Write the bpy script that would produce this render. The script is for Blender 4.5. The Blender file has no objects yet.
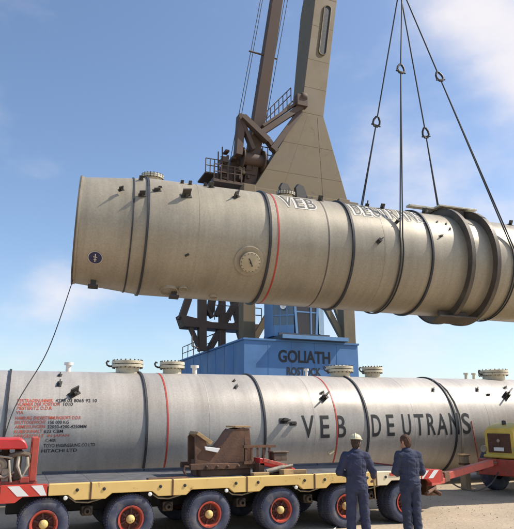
import bpy, bmesh, math, random
import numpy as np
from mathutils import Vector, Matrix
random.seed(7)
R_ = math.radians
scene = bpy.context.scene
COL = scene.collection

# ------------------------------------------------------------------ camera
CAM_H, PITCH, YAW, FPX = 2.05, R_(14.9), R_(22.0), 583.0
cd = bpy.data.cameras.new('camera')
cam = bpy.data.objects.new('camera', cd); COL.objects.link(cam)
cam.location = (0, 0, CAM_H)
cam.rotation_euler = (R_(90) + PITCH, 0, -YAW)
cd.sensor_fit = 'HORIZONTAL'; cd.sensor_width = 36; cd.lens = 36 * FPX / 514
cd.clip_start = 0.1; cd.clip_end = 20000
scene.camera = cam

# ------------------------------------------------------------------ sky and sun
SUN_EL, SUN_AZ = R_(48), R_(108)         # azimuth measured from +Y towards +X
w = bpy.data.worlds.new('World'); scene.world = w; w.use_nodes = True
nt = w.node_tree; N = nt.nodes; L = nt.links
bg = N['Background']; bg.inputs['Strength'].default_value = 0.15
sky = N.new('ShaderNodeTexSky'); sky.sky_type = 'NISHITA'; sky.sun_disc = False
sky.sun_elevation = SUN_EL; sky.sun_rotation = SUN_AZ
sky.air_density = 1.0; sky.dust_density = 1.1; sky.ozone_density = 2.6; sky.altitude = 0
fwd = np.array([math.sin(YAW) * math.cos(PITCH), math.cos(YAW) * math.cos(PITCH), math.sin(PITCH)])
rgt = np.array([math.cos(YAW), -math.sin(YAW), 0.0]); upv = np.cross(rgt, fwd)
CAMP = np.array([0, 0, CAM_H])
def ray(px, py): return fwd + rgt * (px - 257) / FPX + upv * (264.5 - py) / FPX
def on_y(px, py, y): d = ray(px, py); return CAMP + d * (y / d[1])
def on_z(px, py, z=0.0): d = ray(px, py); return CAMP + d * ((z - CAM_H) / d[2])
def wn(t, **k):
    n = N.new(t)
    for a, b in k.items(): setattr(n, a, b)
    return n
def wmath(op, a, b=None, c=None):
    n = wn('ShaderNodeMath', operation=op)
    for i, v in enumerate((a, b, c)):
        if v is None: continue
        if isinstance(v, (int, float)): n.inputs[i].default_value = v
        else: L.new(v, n.inputs[i])
    return n.outputs[0]
tc = wn('ShaderNodeTexCoord')
nrm = wn('ShaderNodeVectorMath', operation='NORMALIZE'); L.new(tc.outputs['Generated'], nrm.inputs[0])
nz = wn('ShaderNodeTexNoise'); nz.inputs['Scale'].default_value = 5.5; nz.inputs['Detail'].default_value = 7
nz.inputs['Roughness'].default_value = 0.55
mp = wn('ShaderNodeMapping'); mp.inputs['Scale'].default_value = (1, 1, 1.9); mp.inputs['Location'].default_value = (3.1, 1.7, .4)
L.new(nrm.outputs[0], mp.inputs[0]); L.new(mp.outputs[0], nz.inputs['Vector'])
val = wmath('MULTIPLY', nz.outputs['Fac'], 0.62)
for (px, py, rad, amt) in ((505, 0, 10, .28), (425, -20, 8, .16), (530, 85, 6, .24), (70, 290, 5, .26), (120, 287, 4.5, .22), (20, 335, 6, .08), (420, 340, 10, .10), (360, 120, 12, .05), (500, 170, 26, .17), (300, 340, 16, .13), (60, 380, 14, .10)):
    c = ray(px, py); c = c / np.linalg.norm(c)
    dn = wn('ShaderNodeVectorMath', operation='DOT_PRODUCT'); L.new(nrm.outputs[0], dn.inputs[0]); dn.inputs[1].default_value = c
    ang = wmath('ARCCOSINE', dn.outputs['Value'])
    fall = wn('ShaderNodeMapRange', interpolation_type='SMOOTHSTEP')
    L.new(ang, fall.inputs['Value']); fall.inputs['From Min'].default_value = 0; fall.inputs['From Max'].default_value = R_(rad)
    fall.inputs['To Min'].default_value = amt; fall.inputs['To Max'].default_value = 0
    val = wmath('ADD', val, fall.outputs[0])
mask = wn('ShaderNodeMapRange', interpolation_type='SMOOTHSTEP'); L.new(val, mask.inputs['Value'])
mask.inputs['From Min'].default_value = 0.34; mask.inputs['From Max'].default_value = 0.78
mask.inputs['To Min'].default_value = 0.0; mask.inputs['To Max'].default_value = 0.88
cm = wn('ShaderNodeMix', data_type='RGBA'); L.new(mask.outputs[0], cm.inputs['Factor'])
L.new(sky.outputs[0], cm.inputs['A']); cm.inputs['B'].default_value = (5.25, 4.98, 5.05, 1)
L.new(cm.outputs['Result'], bg.inputs['Color'])

sd = bpy.data.lights.new('sun', 'SUN'); sd.energy = 4.3; sd.angle = R_(0.5); sd.color = (1.0, 0.925, 0.81)
sun = bpy.data.objects.new('sun', sd); COL.objects.link(sun)
sdir = Vector((math.sin(SUN_AZ) * math.cos(SUN_EL), math.cos(SUN_AZ) * math.cos(SUN_EL), math.sin(SUN_EL)))
sun.rotation_euler = sdir.to_track_quat('Z', 'Y').to_euler(); sun.location = sdir * 100

vs = scene.view_settings
vs.view_transform = 'Standard'; vs.look = 'None'; vs.gamma = 1; vs.exposure = 0.35; vs.use_curve_mapping = False

# ------------------------------------------------------------------ materials
MATS = {}
def mat(name, col, rough=0.6, metal=0.0, var=0.15, scale=3.0, bump=0.0, bscale=40.0, col2=None, mix2=(0.5, 0.7), scale2=1.5,
        stretch=(1, 1, 1), spec=0.5, trans=0.0, chips=None):
    m = bpy.data.materials.new(name); m.use_nodes = True
    t = m.node_tree; n = t.nodes; l = t.links; b = n['Principled BSDF']
    b.inputs['Roughness'].default_value = rough; b.inputs['Metallic'].default_value = metal
    b.inputs['Specular IOR Level'].default_value = spec
    if trans: b.inputs['Transmission Weight'].default_value = trans
    c = n.new('ShaderNodeTexCoord'); mpn = n.new('ShaderNodeMapping'); mpn.inputs['Scale'].default_value = stretch
    oi = n.new('ShaderNodeObjectInfo'); om = n.new('ShaderNodeMath'); om.operation = 'MULTIPLY'; l.new(oi.outputs['Random'], om.inputs[0]); om.inputs[1].default_value = 40
    oa = n.new('ShaderNodeVectorMath'); oa.operation = 'ADD'; l.new(c.outputs['Object'], oa.inputs[0]); l.new(om.outputs[0], oa.inputs[1])
    l.new(oa.outputs[0], mpn.inputs[0])
    z = n.new('ShaderNodeTexNoise'); z.inputs['Scale'].default_value = scale; z.inputs['Detail'].default_value = 6
    l.new(mpn.outputs[0], z.inputs['Vector'])
    rp = n.new('ShaderNodeMapRange'); l.new(z.outputs['Fac'], rp.inputs['Value'])
    rp.inputs['From Min'].default_value = .3; rp.inputs['From Max'].default_value = .7
    rp.inputs['To Min'].default_value = 1 - var; rp.inputs['To Max'].default_value = 1 + var
    base = n.new('ShaderNodeMix'); base.data_type = 'RGBA'; base.inputs['A'].default_value = (*col, 1)
    base.inputs['B'].default_value = (*(col2 or col), 1); base.inputs['Factor'].default_value = 0
    if col2:
        z2 = n.new('ShaderNodeTexNoise'); z2.inputs['Scale'].default_value = scale2; z2.inputs['Detail'].default_value = 8
        z2.inputs['Roughness'].default_value = .65
        l.new(mpn.outputs[0], z2.inputs['Vector'])
        r2 = n.new('ShaderNodeMapRange'); l.new(z2.outputs['Fac'], r2.inputs['Value'])
        r2.inputs['From Min'].default_value = mix2[0]; r2.inputs['From Max'].default_value = mix2[1]
        l.new(r2.outputs[0], base.inputs['Factor'])
    if chips:
        cc, clo, chi, csc = chips
        z4 = n.new('ShaderNodeTexNoise'); z4.inputs['Scale'].default_value = csc; z4.inputs['Detail'].default_value = 9; z4.inputs['Roughness'].default_value = .72
        l.new(oa.outputs[0], z4.inputs['Vector'])
        r4 = n.new('ShaderNodeMapRange'); l.new(z4.outputs['Fac'], r4.inputs['Value']); r4.inputs['From Min'].default_value = clo; r4.inputs['From Max'].default_value = chi
        b4 = n.new('ShaderNodeMix'); b4.data_type = 'RGBA'; l.new(r4.outputs[0], b4.inputs['Factor']); l.new(base.outputs['Result'], b4.inputs['A']); b4.inputs['B'].default_value = (*cc, 1)
        base = b4
    ml = n.new('ShaderNodeVectorMath'); ml.operation = 'SCALE'; l.new(base.outputs['Result'], ml.inputs[0]); l.new(rp.outputs[0], ml.inputs['Scale'])
    l.new(ml.outputs[0], b.inputs['Base Color'])
    rr = n.new('ShaderNodeMapRange'); l.new(z.outputs['Fac'], rr.inputs['Value'])
    rr.inputs['From Min'].default_value = .3; rr.inputs['From Max'].default_value = .7
    rr.inputs['To Min'].default_value = max(0.02, rough - .1); rr.inputs['To Max'].default_value = min(1, rough + .1)
    l.new(rr.outputs[0], b.inputs['Roughness'])
    if bump:
        z3 = n.new('ShaderNodeTexNoise'); z3.inputs['Scale'].default_value = bscale; z3.inputs['Detail'].default_value = 5
        l.new(c.outputs['Object'], z3.inputs['Vector'])
        bp = n.new('ShaderNodeBump'); bp.inputs['Strength'].default_value = bump; bp.inputs['Distance'].default_value = .02
        l.new(z3.outputs['Fac'], bp.inputs['Height']); l.new(bp.outputs[0], b.inputs['Normal'])
    MATS[name] = m
    return m

def vessel_mat(name, col, col2, metal, rough):
    """silver-painted steel plate: cloudy paint, run marks round the shell, shallow plate waviness"""
    m = mat(name, col, rough, metal, var=.10, scale=.9, col2=col2, mix2=(.48, .78), scale2=1.3, stretch=(1, .45, .45))
    t = m.node_tree; n = t.nodes; l = t.links; b = n['Principled BSDF']
    c = n.new('ShaderNodeTexCoord')
    st = n.new('ShaderNodeMapping'); st.inputs['Scale'].default_value = (9, .35, .35); l.new(c.outputs['Object'], st.inputs[0])
    s = n.new('ShaderNodeTexNoise'); s.inputs['Scale'].default_value = 1; s.inputs['Detail'].default_value = 5; l.new(st.outputs[0], s.inputs['Vector'])
    sm = n.new('ShaderNodeMapRange'); l.new(s.outputs['Fac'], sm.inputs['Value'])
    sm.inputs['From Min'].default_value = .35; sm.inputs['From Max'].default_value = .75
    sm.inputs['To Min'].default_value = 1.03; sm.inputs['To Max'].default_value = .88
    old = b.inputs['Base Color'].links[0].from_socket
    ml = n.new('ShaderNodeVectorMath'); ml.operation = 'SCALE'; l.new(old, ml.inputs[0]); l.new(sm.outputs[0], ml.inputs['Scale'])
    wv_ = n.new('ShaderNodeSeparateXYZ'); l.new(c.outputs['Object'], wv_.inputs[0])
    fl = n.new('ShaderNodeMath'); fl.operation = 'SNAP'; l.new(wv_.outputs['X'], fl.inputs[0]); fl.inputs[1].default_value = 2.37
    wn_ = n.new('ShaderNodeTexWhiteNoise'); wn_.noise_dimensions = '1D'; l.new(fl.outputs[0], wn_.inputs['W'])
    cr_ = n.new('ShaderNodeMapRange'); l.new(wn_.outputs['Value'], cr_.inputs['Value']); cr_.inputs['To Min'].default_value = .90; cr_.inputs['To Max'].default_value = 1.06
    mlc = n.new('ShaderNodeVectorMath'); mlc.operation = 'SCALE'; l.new(ml.outputs[0], mlc.inputs[0]); l.new(cr_.outputs[0], mlc.inputs['Scale']); ml = mlc
    # fine speckle of dirt
    sp = n.new('ShaderNodeTexNoise'); sp.inputs['Scale'].default_value = 26; sp.inputs['Detail'].default_value = 8; l.new(c.outputs['Object'], sp.inputs['Vector'])
    spm = n.new('ShaderNodeMapRange'); l.new(sp.outputs['Fac'], spm.inputs['Value'])
    spm.inputs['From Min'].default_value = .35; spm.inputs['From Max'].default_value = .7
    spm.inputs['To Min'].default_value = 1.05; spm.inputs['To Max'].default_value = .88
    ml2 = n.new('ShaderNodeVectorMath'); ml2.operation = 'SCALE'; l.new(ml.outputs[0], ml2.inputs[0]); l.new(spm.outputs[0], ml2.inputs['Scale'])
    l.new(ml2.outputs[0], b.inputs['Base Color'])
    wv = n.new('ShaderNodeTexNoise'); wv.inputs['Scale'].default_value = 1.1; wv.inputs['Detail'].default_value = 2; l.new(c.outputs['Object'], wv.inputs['Vector'])
    bp = n.new('ShaderNodeBump'); bp.inputs['Strength'].default_value = .22; bp.inputs['Distance'].default_value = .05
    l.new(wv.outputs['Fac'], bp.inputs['Height'])
    bp2 = n.new('ShaderNodeBump'); bp2.inputs['Strength'].default_value = .10; bp2.inputs['Distance'].default_value = .006
    l.new(sp.outputs['Fac'], bp2.inputs['Height']); l.new(bp.outputs[0], bp2.inputs['Normal']); l.new(bp2.outputs[0], b.inputs['Normal'])
    return m

vessel_mat('vessel_upper', (.37, .322, .238), (.285, .243, .172), .14, .44)  # silver paint with the warm reflection from the ground tinted into its colour
vessel_mat('vessel_lower', (.475, .438, .398), (.38, .345, .305), .14, .46)
mat('ring_dark', (.035, .035, .04), .6, 0, .3)
mat('ring_steel', (.115, .095, .075), .6, .2, .3)
mat('paint_red', (.42, .05, .03), .5, 0, .15)
mat('letter_black', (.02, .02, .022), .6, 0, .25, 6)
mat('letter_red', (.55, .10, .05), .6, 0, .2, 8)
mat('patch_cream', (.45, .405, .31), .6, 0, .12, 3, col2=(.35, .30, .215), mix2=(.42, .68), scale2=5)
mat('letter_faded', (.085, .075, .06), .6, 0, .3, 6)
mat('letter_white', (.62, .59, .52), .6, 0, .12, 3, col2=(.42, .38, .30), mix2=(.45, .7), scale2=4)
mat('lug', (.05, .045, .04), .65, 0, .3)
mat('nozzle', (.62, .57, .44), .5, .2, .15, 6, col2=(.35, .27, .17), mix2=(.55, .75), chips=((.16, .10, .06), .58, .68, 7))
mat('manway_paint', (.47, .40, .27), .5, .1, .15, 6, col2=(.36, .29, .18), mix2=(.5, .75))
mat('bolt', (.12, .10, .08), .5, .6)
mat('rubber', (.055, .062, .10), .85, 0, .25, 5, .15, 60, col2=(.14, .135, .15), mix2=(.5, .8), scale2=4, chips=((.17, .15, .125), .52, .70, 3))
mat('rim_red', (.45, .06, .035), .5, 0, .2, 8, col2=(.2, .08, .05), mix2=(.52, .75), scale2=6, chips=((.10, .05, .035), .56, .64, 9))
mat('rim_dark', (.10, .03, .02), .6, 0, .3, 8)
mat('yellow', (.74, .50, .17), .5, 0, .08, 3, col2=(.55, .35, .13), mix2=(.56, .85), scale2=3, chips=((.16, .085, .04), .60, .68, 3.5))
mat('cream', (.78, .66, .44), .5, 0, .08, 3, col2=(.55, .42, .25), mix2=(.6, .85), scale2=3, chips=((.22, .13, .07), .60, .68, 3.5))
mat('hub_yellow', (.66, .49, .18), .55, chips=((.2, .12, .05), .55, .65, 12))
mat('white_paint', (.78, .76, .72), .5, 0, .06, 4, col2=(.5, .46, .4), mix2=(.6, .85), scale2=5, chips=((.30, .24, .19), .62, .70, 5))
mat('stripe_red', (.55, .05, .03), .5, 0, .1, chips=((.20, .10, .07), .60, .70, 4))
mat('chassis', (.022, .02, .02), .7, 0, .3)
mat('deck', (.11, .11, .115), .85, 0, .25, 4, col2=(.13, .115, .10), spec=.2)
mat('rust_brown', (.115, .058, .034), .75, 0, .3, 5, .2, 30, col2=(.17, .085, .045), mix2=(.45, .7))
mat('wood', (.38, .25, .12), .8, 0, .25, 4, .2, 30, stretch=(1, 6, 6))
mat('timber', (.34, .25, .15), .85, 0, .25, 5, .2, 30, stretch=(6, 6, 1))
mat('engine', (.10, .075, .055), .55, .3, .4, 9, .2, 30, col2=(.2, .15, .1))
mat('engine_light', (.38, .33, .25), .5, .3, .3, 9)
mat('red_machine', (.50, .03, .03), .4, 0, .12, 4, col2=(.3, .03, .02), mix2=(.58, .8), scale2=4, chips=((.16, .05, .04), .62, .70, 6))
mat('red_dull', (.42, .07, .045), .6, 0, .2, 5, col2=(.22, .07, .04), mix2=(.5, .75), scale2=4, chips=((.12, .06, .04), .58, .66, 5))
mat('tractor_yellow', (.70, .50, .09), .45, 0, .1, 4, col2=(.5, .36, .1), mix2=(.6, .85), chips=((.22, .14, .06), .60, .68, 4))
mat('grille', (.13, .055, .035), .7, 0, .3, 8)
mat('crane_beige', (.185, .138, .076), .65, 0, .10, .5, col2=(.145, .108, .06), mix2=(.5, .8), scale2=.6, chips=((.12, .075, .04), .60, .70, .9))
mat('crane_brown', (.095, .06, .042), .7, 0, .2, .8)
mat('crane_blue', (.085, .20, .40), .6, 0, .12, .7, col2=(.065, .15, .31), mix2=(.5, .8), scale2=.8, chips=((.14, .13, .13), .62, .70, 1.1))
mat('cab_blue', (.13, .26, .45), .5, 0, .1, 2)
mat('cab_dark', (.17, .075, .045), .7, 0, .3)
mat('cab_glass', (.10, .14, .18), .08, 0, .05, spec=.8)
mat('dark_grey', (.06, .075, .10), .6, 0, .2)
mat('wire', (.045, .045, .045), .55, .4, .2, 20)
mat('rope', (.30, .27, .22), .9, 0, .2, 20)
mat('cloth', (.030, .034, .070), .9, 0, .25, 7, .6, 28, col2=(.050, .054, .092), mix2=(.4, .75), scale2=5)
mat('cloth2', (.028, .034, .066), .9, 0, .25, 7, .6, 28, col2=(.052, .058, .09), mix2=(.4, .75), scale2=5)
mat('skin', (.45, .23, .15), .55, 0, .1)
mat('hair_brown', (.085, .035, .018), .75, 0, .4, 30, .5, 120)
mat('hair_dark', (.05, .026, .016), .75, 0, .4, 30, .5, 120)
mat('helmet', (.56, .50, .32), .4, 0, .08, 10, col2=(.45, .38, .22), mix2=(.58, .8), scale2=9)
mat('shoe', (.02, .017, .015), .6)
mat('eye_white', (.7, .68, .65), .3)
mat('stone', (.34, .28, .20), .9, 0, .25, 6)
mat('water', (.03, .06, .08), .12, 0, .1, 1, .4, 1.5)
mat('pontoon', (.06, .07, .08), .6, 0, .2, 1)
mat('concrete', (.32, .29, .25), .9, 0, .15, 3, .2, 20)
def ground_mat():
    m = mat('ground', (.46, .37, .26), .92, 0, .12, .35, 0, 1, col2=(.34, .27, .19), mix2=(.45, .72), scale2=.45)
    t = m.node_tree; n = t.nodes; l = t.links; b = n['Principled BSDF']; c = n.new('ShaderNodeTexCoord')
    g = n.new('ShaderNodeTexNoise'); g.inputs['Scale'].default_value = 14; g.inputs['Detail'].default_value = 9; g.inputs['Roughness'].default_value = .7
    l.new(c.outputs['Object'], g.inputs['Vector'])
    r = n.new('ShaderNodeMapRange'); l.new(g.outputs['Fac'], r.inputs['Value'])
    r.inputs['From Min'].default_value = .3; r.inputs['From Max'].default_value = .7
    r.inputs['To Min'].default_value = .72; r.inputs['To Max'].default_value = 1.2
    old = b.inputs['Base Color'].links[0].from_socket
    ml = n.new('ShaderNodeVectorMath'); ml.operation = 'SCALE'; l.new(old, ml.inputs[0]); l.new(r.outputs[0], ml.inputs['Scale']); l.new(ml.outputs[0], b.inputs['Base Color'])
    bp = n.new('ShaderNodeBump'); bp.inputs['Strength'].default_value = .5; bp.inputs['Distance'].default_value = .03
    l.new(g.outputs['Fac'], bp.inputs['Height']); l.new(bp.outputs[0], b.inputs['Normal'])
ground_mat()

# ------------------------------------------------------------------ mesh helpers
class MB:
    def __init__(s): s.v = []; s.f = []
    def add(s, vs_, fs):
        o = len(s.v); s.v.extend([tuple(map(float, p)) for p in vs_]); s.f.extend([tuple(i + o for i in f) for f in fs]); return s
    def box(s, lo, hi, M=None):
        (a, b, c), (d, e, f) = lo, hi
        p = [(a, b, c), (d, b, c), (d, e, c), (a, e, c), (a, b, f), (d, b, f), (d, e, f), (a, e, f)]
        if M is not None: p = [tuple(M @ Vector(q)) for q in p]
        return s.add(p, [(0, 3, 2, 1), (4, 5, 6, 7), (0, 1, 5, 4), (1, 2, 6, 5), (2, 3, 7, 6), (3, 0, 4, 7)])
    def beam(s, p, q, w, h=None, upd=(0, 0, 1)):
        p, q = Vector(p), Vector(q); h = h or w; d = (q - p); ln = d.length; d.normalize()
        u = Vector(upd)
        if abs(d.dot(u)) > .98: u = Vector((0, 1, 0))
        r = d.cross(u).normalized(); u = r.cross(d)
        M = Matrix((( d.x, r.x, u.x, p.x), (d.y, r.y, u.y, p.y), (d.z, r.z, u.z, p.z), (0, 0, 0, 1)))
        return s.box((0, -w / 2, -h / 2), (ln, w / 2, h / 2), M)
    def hexa(s, b4, t4):
        return s.add(list(b4) + list(t4), [(0, 3, 2, 1), (4, 5, 6, 7), (0, 1, 5, 4), (1, 2, 6, 5), (2, 3, 7, 6), (3, 0, 4, 7)])
    def tube(s, pts, r, n=8, caps=True, closed=False):
        P = [Vector(p) for p in pts]; m = len(P); rs = r if isinstance(r, (list, tuple)) else [r] * m
        prev = None; rings = []
        for i in range(m):
            if closed: t = P[(i + 1) % m] - P[i - 1]
            else: t = P[min(i + 1, m - 1)] - P[max(i - 1, 0)]
            t.normalize()
            if prev is None:
                a = Vector((0, 0, 1)) if abs(t.z) < .9 else Vector((1, 0, 0)); u = t.cross(a).normalized()
            else:
                u = prev - t * prev.dot(t)
                u = u.normalized() if u.length > 1e-6 else t.orthogonal().normalized()
            prev = u; v = t.cross(u)
            rings.append([P[i] + (u * math.cos(2 * math.pi * k / n) + v * math.sin(2 * math.pi * k / n)) * rs[i] for k in range(n)])
        vs_ = [p for rg in rings for p in rg]; fs = []
        for i in range(m if closed else m - 1):
            j = (i + 1) % m
            for k in range(n): fs.append((i * n + k, i * n + (k + 1) % n, j * n + (k + 1) % n, j * n + k))
        if caps and not closed: fs += [tuple(range(n - 1, -1, -1)), tuple(range((m - 1) * n, m * n))]
        return s.add(vs_, fs)
    def lathe(s, prof, o=(0, 0, 0), ax=(0, 0, 1), n=24, cap0=False, cap1=False, u0=None):
        """prof: list of (h along axis, radius)"""
        o, ax = Vector(o), Vector(ax).normalized(); u = Vector(u0) if u0 else ax.orthogonal().normalized(); v = ax.cross(u)
        vs_ = [o + ax * h + (u * math.cos(2 * math.pi * k / n) + v * math.sin(2 * math.pi * k / n)) * r for h, r in prof for k in range(n)]
        m = len(prof)
        fs = [(i * n + k, i * n + (k + 1) % n, (i + 1) * n + (k + 1) % n, (i + 1) * n + k) for i in range(m - 1) for k in range(n)]
        if cap0: fs.append(tuple(range(n - 1, -1, -1)))
        if cap1: fs.append(tuple(range((m - 1) * n, m * n)))
        return s.add(vs_, fs)
    def prism(s, poly, a, b, axis='y'):
        """poly of (x, z) extruded along y from a to b"""
        n = len(poly)
        vs_ = [(x, a, z) for x, z in poly] + [(x, b, z) for x, z in poly]
        if axis == 'x': vs_ = [(y, x, z) for x, y, z in vs_]
        fs = [tuple(range(n)), tuple(range(2 * n - 1, n - 1, -1))] + [(i, i + n, (i + 1) % n + n, (i + 1) % n) for i in range(n)]
        return s.add(vs_, fs)
    def mesh(s, name, m, off=(0, 0, 0), sharp=32, bevel=0):
        me = bpy.data.meshes.new(name); o = off
        me.from_pydata([(x - o[0], y - o[1], z - o[2]) for x, y, z in s.v], [], s.f)
        bm = bmesh.new(); bm.from_mesh(me)
        bmesh.ops.recalc_face_normals(bm, faces=bm.faces)
        if bevel:
            ed = [e for e in bm.edges if e.is_manifold and e.calc_face_angle(0) > R_(40)]
            try: bmesh.ops.bevel(bm, geom=ed, offset=bevel, segments=1, affect='EDGES', clamp_overlap=True)
            except Exception: pass
        bm.to_mesh(me); bm.free()
        me.materials.append(MATS[m] if isinstance(m, str) else m)
        me.polygons.foreach_set('use_smooth', [True] * len(me.polygons))
        me.set_sharp_from_angle(angle=R_(sharp)); me.update()
        return me
def link(name, data, parent=None, loc=(0, 0, 0), rot=None):
    o = bpy.data.objects.new(name, data); COL.objects.link(o); o.location = loc
    if rot: o.rotation_euler = rot
    if parent: o.parent = parent
    return o
def wloc(o):
    v = Vector((0, 0, 0))
    while o: v += o.location; o = o.parent
    return v
def part(name, mb, m, parent, bevel=0, local=False, sharp=32):
    """mesh child whose vertices were written in world coordinates (or in the parent's, when local)"""
    off = (0, 0, 0) if local or parent is None else tuple(wloc(parent))
    return link(name, mb.mesh(name, m, off, sharp, bevel), parent)
def tag(o, label, cat, group=None):
    o['label'] = label; o['category'] = cat
    if group: o['group'] = group
    return o
def thing(name, loc, label, cat, group=None, rot=None):
    return tag(link(name, None, None, loc, rot), label, cat, group)
def solo(name, mb, m, base, label, cat, bevel=0, group=None):
    return tag(link(name, mb.mesh(name, m, base, 32, bevel), None, base), label, cat, group)
def copy_tree(o, parent=None, loc=None):
    c = o.copy(); COL.objects.link(c); c.parent = parent
    if loc is not None: c.location = loc
    for ch in o.children: copy_tree(ch, c)
    return c

# ------------------------------------------------------------------ setting: quay, water
def struct(name, mb, m, sharp=32):
    o = link(name, mb.mesh(name, m, (0, 0, 0), sharp)); o['kind'] = 'structure'; return o
QY = 26.0
struct('ground', MB().add([(-4000, -4000, 0), (4000, -4000, 0), (4000, QY, 0), (-4000, QY, 0), (4000, QY, -6), (-4000, QY, -6)], [(0, 1, 2, 3), (3, 2, 4, 5)]), 'ground')
struct('water', MB().add([(-9000, QY + .4, -1.8), (9000, QY + .4, -1.8), (9000, 9000, -1.8), (-9000, 9000, -1.8)], [(0, 1, 2, 3)]), 'water')
struct('quay_edge', MB().box((-300, QY + .003, -6), (300, QY + .55, .18)), 'concrete')

# ------------------------------------------------------------------ vessels
class Axis:
    def __init__(s, p0, slope_y, slope_z, R):
        s.p0 = Vector(p0); s.d = Vector((1, slope_y, slope_z)).normalized(); s.R = R
        s.a = Vector((0, 0, 1)).cross(s.d).normalized() * -1     # towards the camera
        s.b = s.a.cross(s.d).normalized()
        if s.b.z < 0: s.b = -s.b
    def P(s, t, th, r=None):
        r = s.R if r is None else r
        return s.p0 + s.d * t + (s.a * math.cos(th) + s.b * math.sin(th)) * r
    def nrm(s, th): return s.a * math.cos(th) + s.b * math.sin(th)
    def hit(s, px, py, R=None):
        R = R or s.R; r = Vector(ray(px, py)).normalized(); o = Vector(CAMP) - s.p0
        rp = r - s.d * r.dot(s.d); op = o - s.d * o.dot(s.d)
        A, B, C_ = rp.dot(rp), 2 * rp.dot(op), op.dot(op) - R * R
        D = B * B - 4 * A * C_
        t = (-B - math.sqrt(max(D, 0))) / (2 * A)
        p = o + r * t; th = math.atan2(p.dot(s.b), p.dot(s.a))
        return p.dot(s.d), th
def text_sheet(body, bold=0.0):
    cu = bpy.data.curves.new('txt', 'FONT'); cu.body = body; cu.size = 1; cu.offset = bold; cu.resolution_u = 4
    ob = bpy.data.objects.new('txt', cu); COL.objects.link(ob)
    dg = bpy.context.evaluated_depsgraph_get(); me = bpy.data.meshes.new_from_object(ob.evaluated_get(dg))
    bpy.data.objects.remove(ob); bpy.data.curves.remove(cu)
    bm = bmesh.new(); bm.from_mesh(me); bpy.data.meshes.remove(me)
    xs = [v.co.x for v in bm.verts]; ys = [v.co.y for v in bm.verts]
    x0, x1, y0, y1 = min(xs), max(xs), min(ys), max(ys)
    for v in bm.verts: v.co.x = (v.co.x - x0) / (x1 - x0); v.co.y = (v.co.y - y0) / (y1 - y0)
    return bm
def text_on_cyl(mb, ax, body, t0, t1, th_bot, th_top, lift=.005, bold=0.0, slices=10):
    bm = text_sheet(body, bold)
    for k in range(1, slices):
        bmesh.ops.bisect_plane(bm, geom=bm.verts[:] + bm.edges[:] + bm.faces[:], plane_co=(0, k / slices, 0), plane_no=(0, 1, 0))
    bm.verts.ensure_lookup_table()
    for i, v in enumerate(bm.verts): v.index = i
    mb.add([ax.P(t0 + v.co.x * (t1 - t0), th_bot + v.co.y * (th_top - th_bot), ax.R + lift) for v in bm.verts], [[v.index for v in f.verts] for f in bm.faces])
    bm.free()
def ring(ax, t, w_, h, R=None, n=96):
    R = R or ax.R
    return MB().lathe([(t - w_ / 2, R - .01), (t - w_ / 2, R + h), (t + w_ / 2, R + h), (t + w_ / 2, R - .01)], ax.p0, ax.d, n, u0=ax.a)
def local_frame(ax, t, th, r=None):
    """matrix whose z is the outward normal, x along the axis"""
    p = ax.P(t, th, r); z = ax.nrm(th); x = ax.d; y = z.cross(x)
    return Matrix(((x.x, y.x, z.x, p.x), (x.y, y.y, z.y, p.y), (x.z, y.z, z.z, p.z), (0, 0, 0, 1)))
def lug(parent, ax, px, py, size=.16, rot=0.4, kind=0, name='lifting_lug', m='lug'):
    t, th = ax.hit(px, py); M = local_frame(ax, t, th, ax.R - .004) @ Matrix.Rotation(rot, 4, 'Z')
    mb = MB(); s = size
    mb.box((-s * .55, -s * .3, 0), (s * .55, s * .3, s * .09), M)
    mb.box((-s * .42, -s * .07, s * .09), (s * .42, s * .07, s * (.95 if kind == 0 else .5)), M)
    if kind == 0: mb.box((-s * .12, -s * .3, s * .09), (s * .12, s * .3, s * .45), M)
    part(name, mb, m, parent)
def manhole(parent, ax, px, py, rad=.42, hgt=.30, davit=True, th=None, m='nozzle'):
    t, th0 = ax.hit(px, py); th = th0 if th is None else th
    z = ax.nrm(th); p = ax.P(t, th)
    nk = part('manhole', MB().lathe([(-.25, rad * .74), (hgt * .45, rad * .74)], p, z, 36), m, parent)
    part('flange', MB().lathe([(hgt * .45, rad * .6), (hgt * .45, rad), (hgt * .68, rad), (hgt * .68, rad * .6)], p, z, 40), m, nk, 0)
    part('cover', MB().lathe([(hgt * .74, rad * .55), (hgt * .74, rad), (hgt * .98, rad), (hgt * 1.0, rad * .97), (hgt * 1.08, rad * .55), (hgt * 1.1, .01)], p, z, 40), m, nk, 0)
    part('gasket', MB().lathe([(hgt * .675, rad * .9), (hgt * .745, rad * .9)], p, z, 40), 'lug', nk)
    bolts = MB(); x = ax.d; y = z.cross(x)
    for k in range(20):
        a = 2 * math.pi * k / 20; q = p + (x * math.cos(a) + y * math.sin(a)) * rad * .93
        bolts.lathe([(hgt * .36, .022), (hgt * 1.10, .022)], q, z, 6, True, True)
    part('bolt_circle', bolts, 'bolt', nk)
    if davit:
        q = p - ax.d * rad
        pts = [q + ax.d * .03 + z * (hgt * .55), q - ax.d * .06 + z * (hgt * .52), q - ax.d * .13 + z * (hgt * .62), q - ax.d * .16 + z * (hgt * .82), q - ax.d * .13 + z * (hgt * .98), q - ax.d * .08 + z * (hgt * .92)]
        part('davit', MB().tube(pts, .028, 8), 'lug', nk)
def stub(parent, ax, px, py, r=.06, h=.2, m='white_paint', th=None):
    t, th0 = ax.hit(px, py); th = th0 if th is None else th
    part('nozzle', MB().lathe([(-.05, r), (h * .7, r), (h * .7, r * 1.7), (h, r * 1.7), (h, .005)], ax.P(t, th), ax.nrm(th), 18), m, parent)

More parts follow.
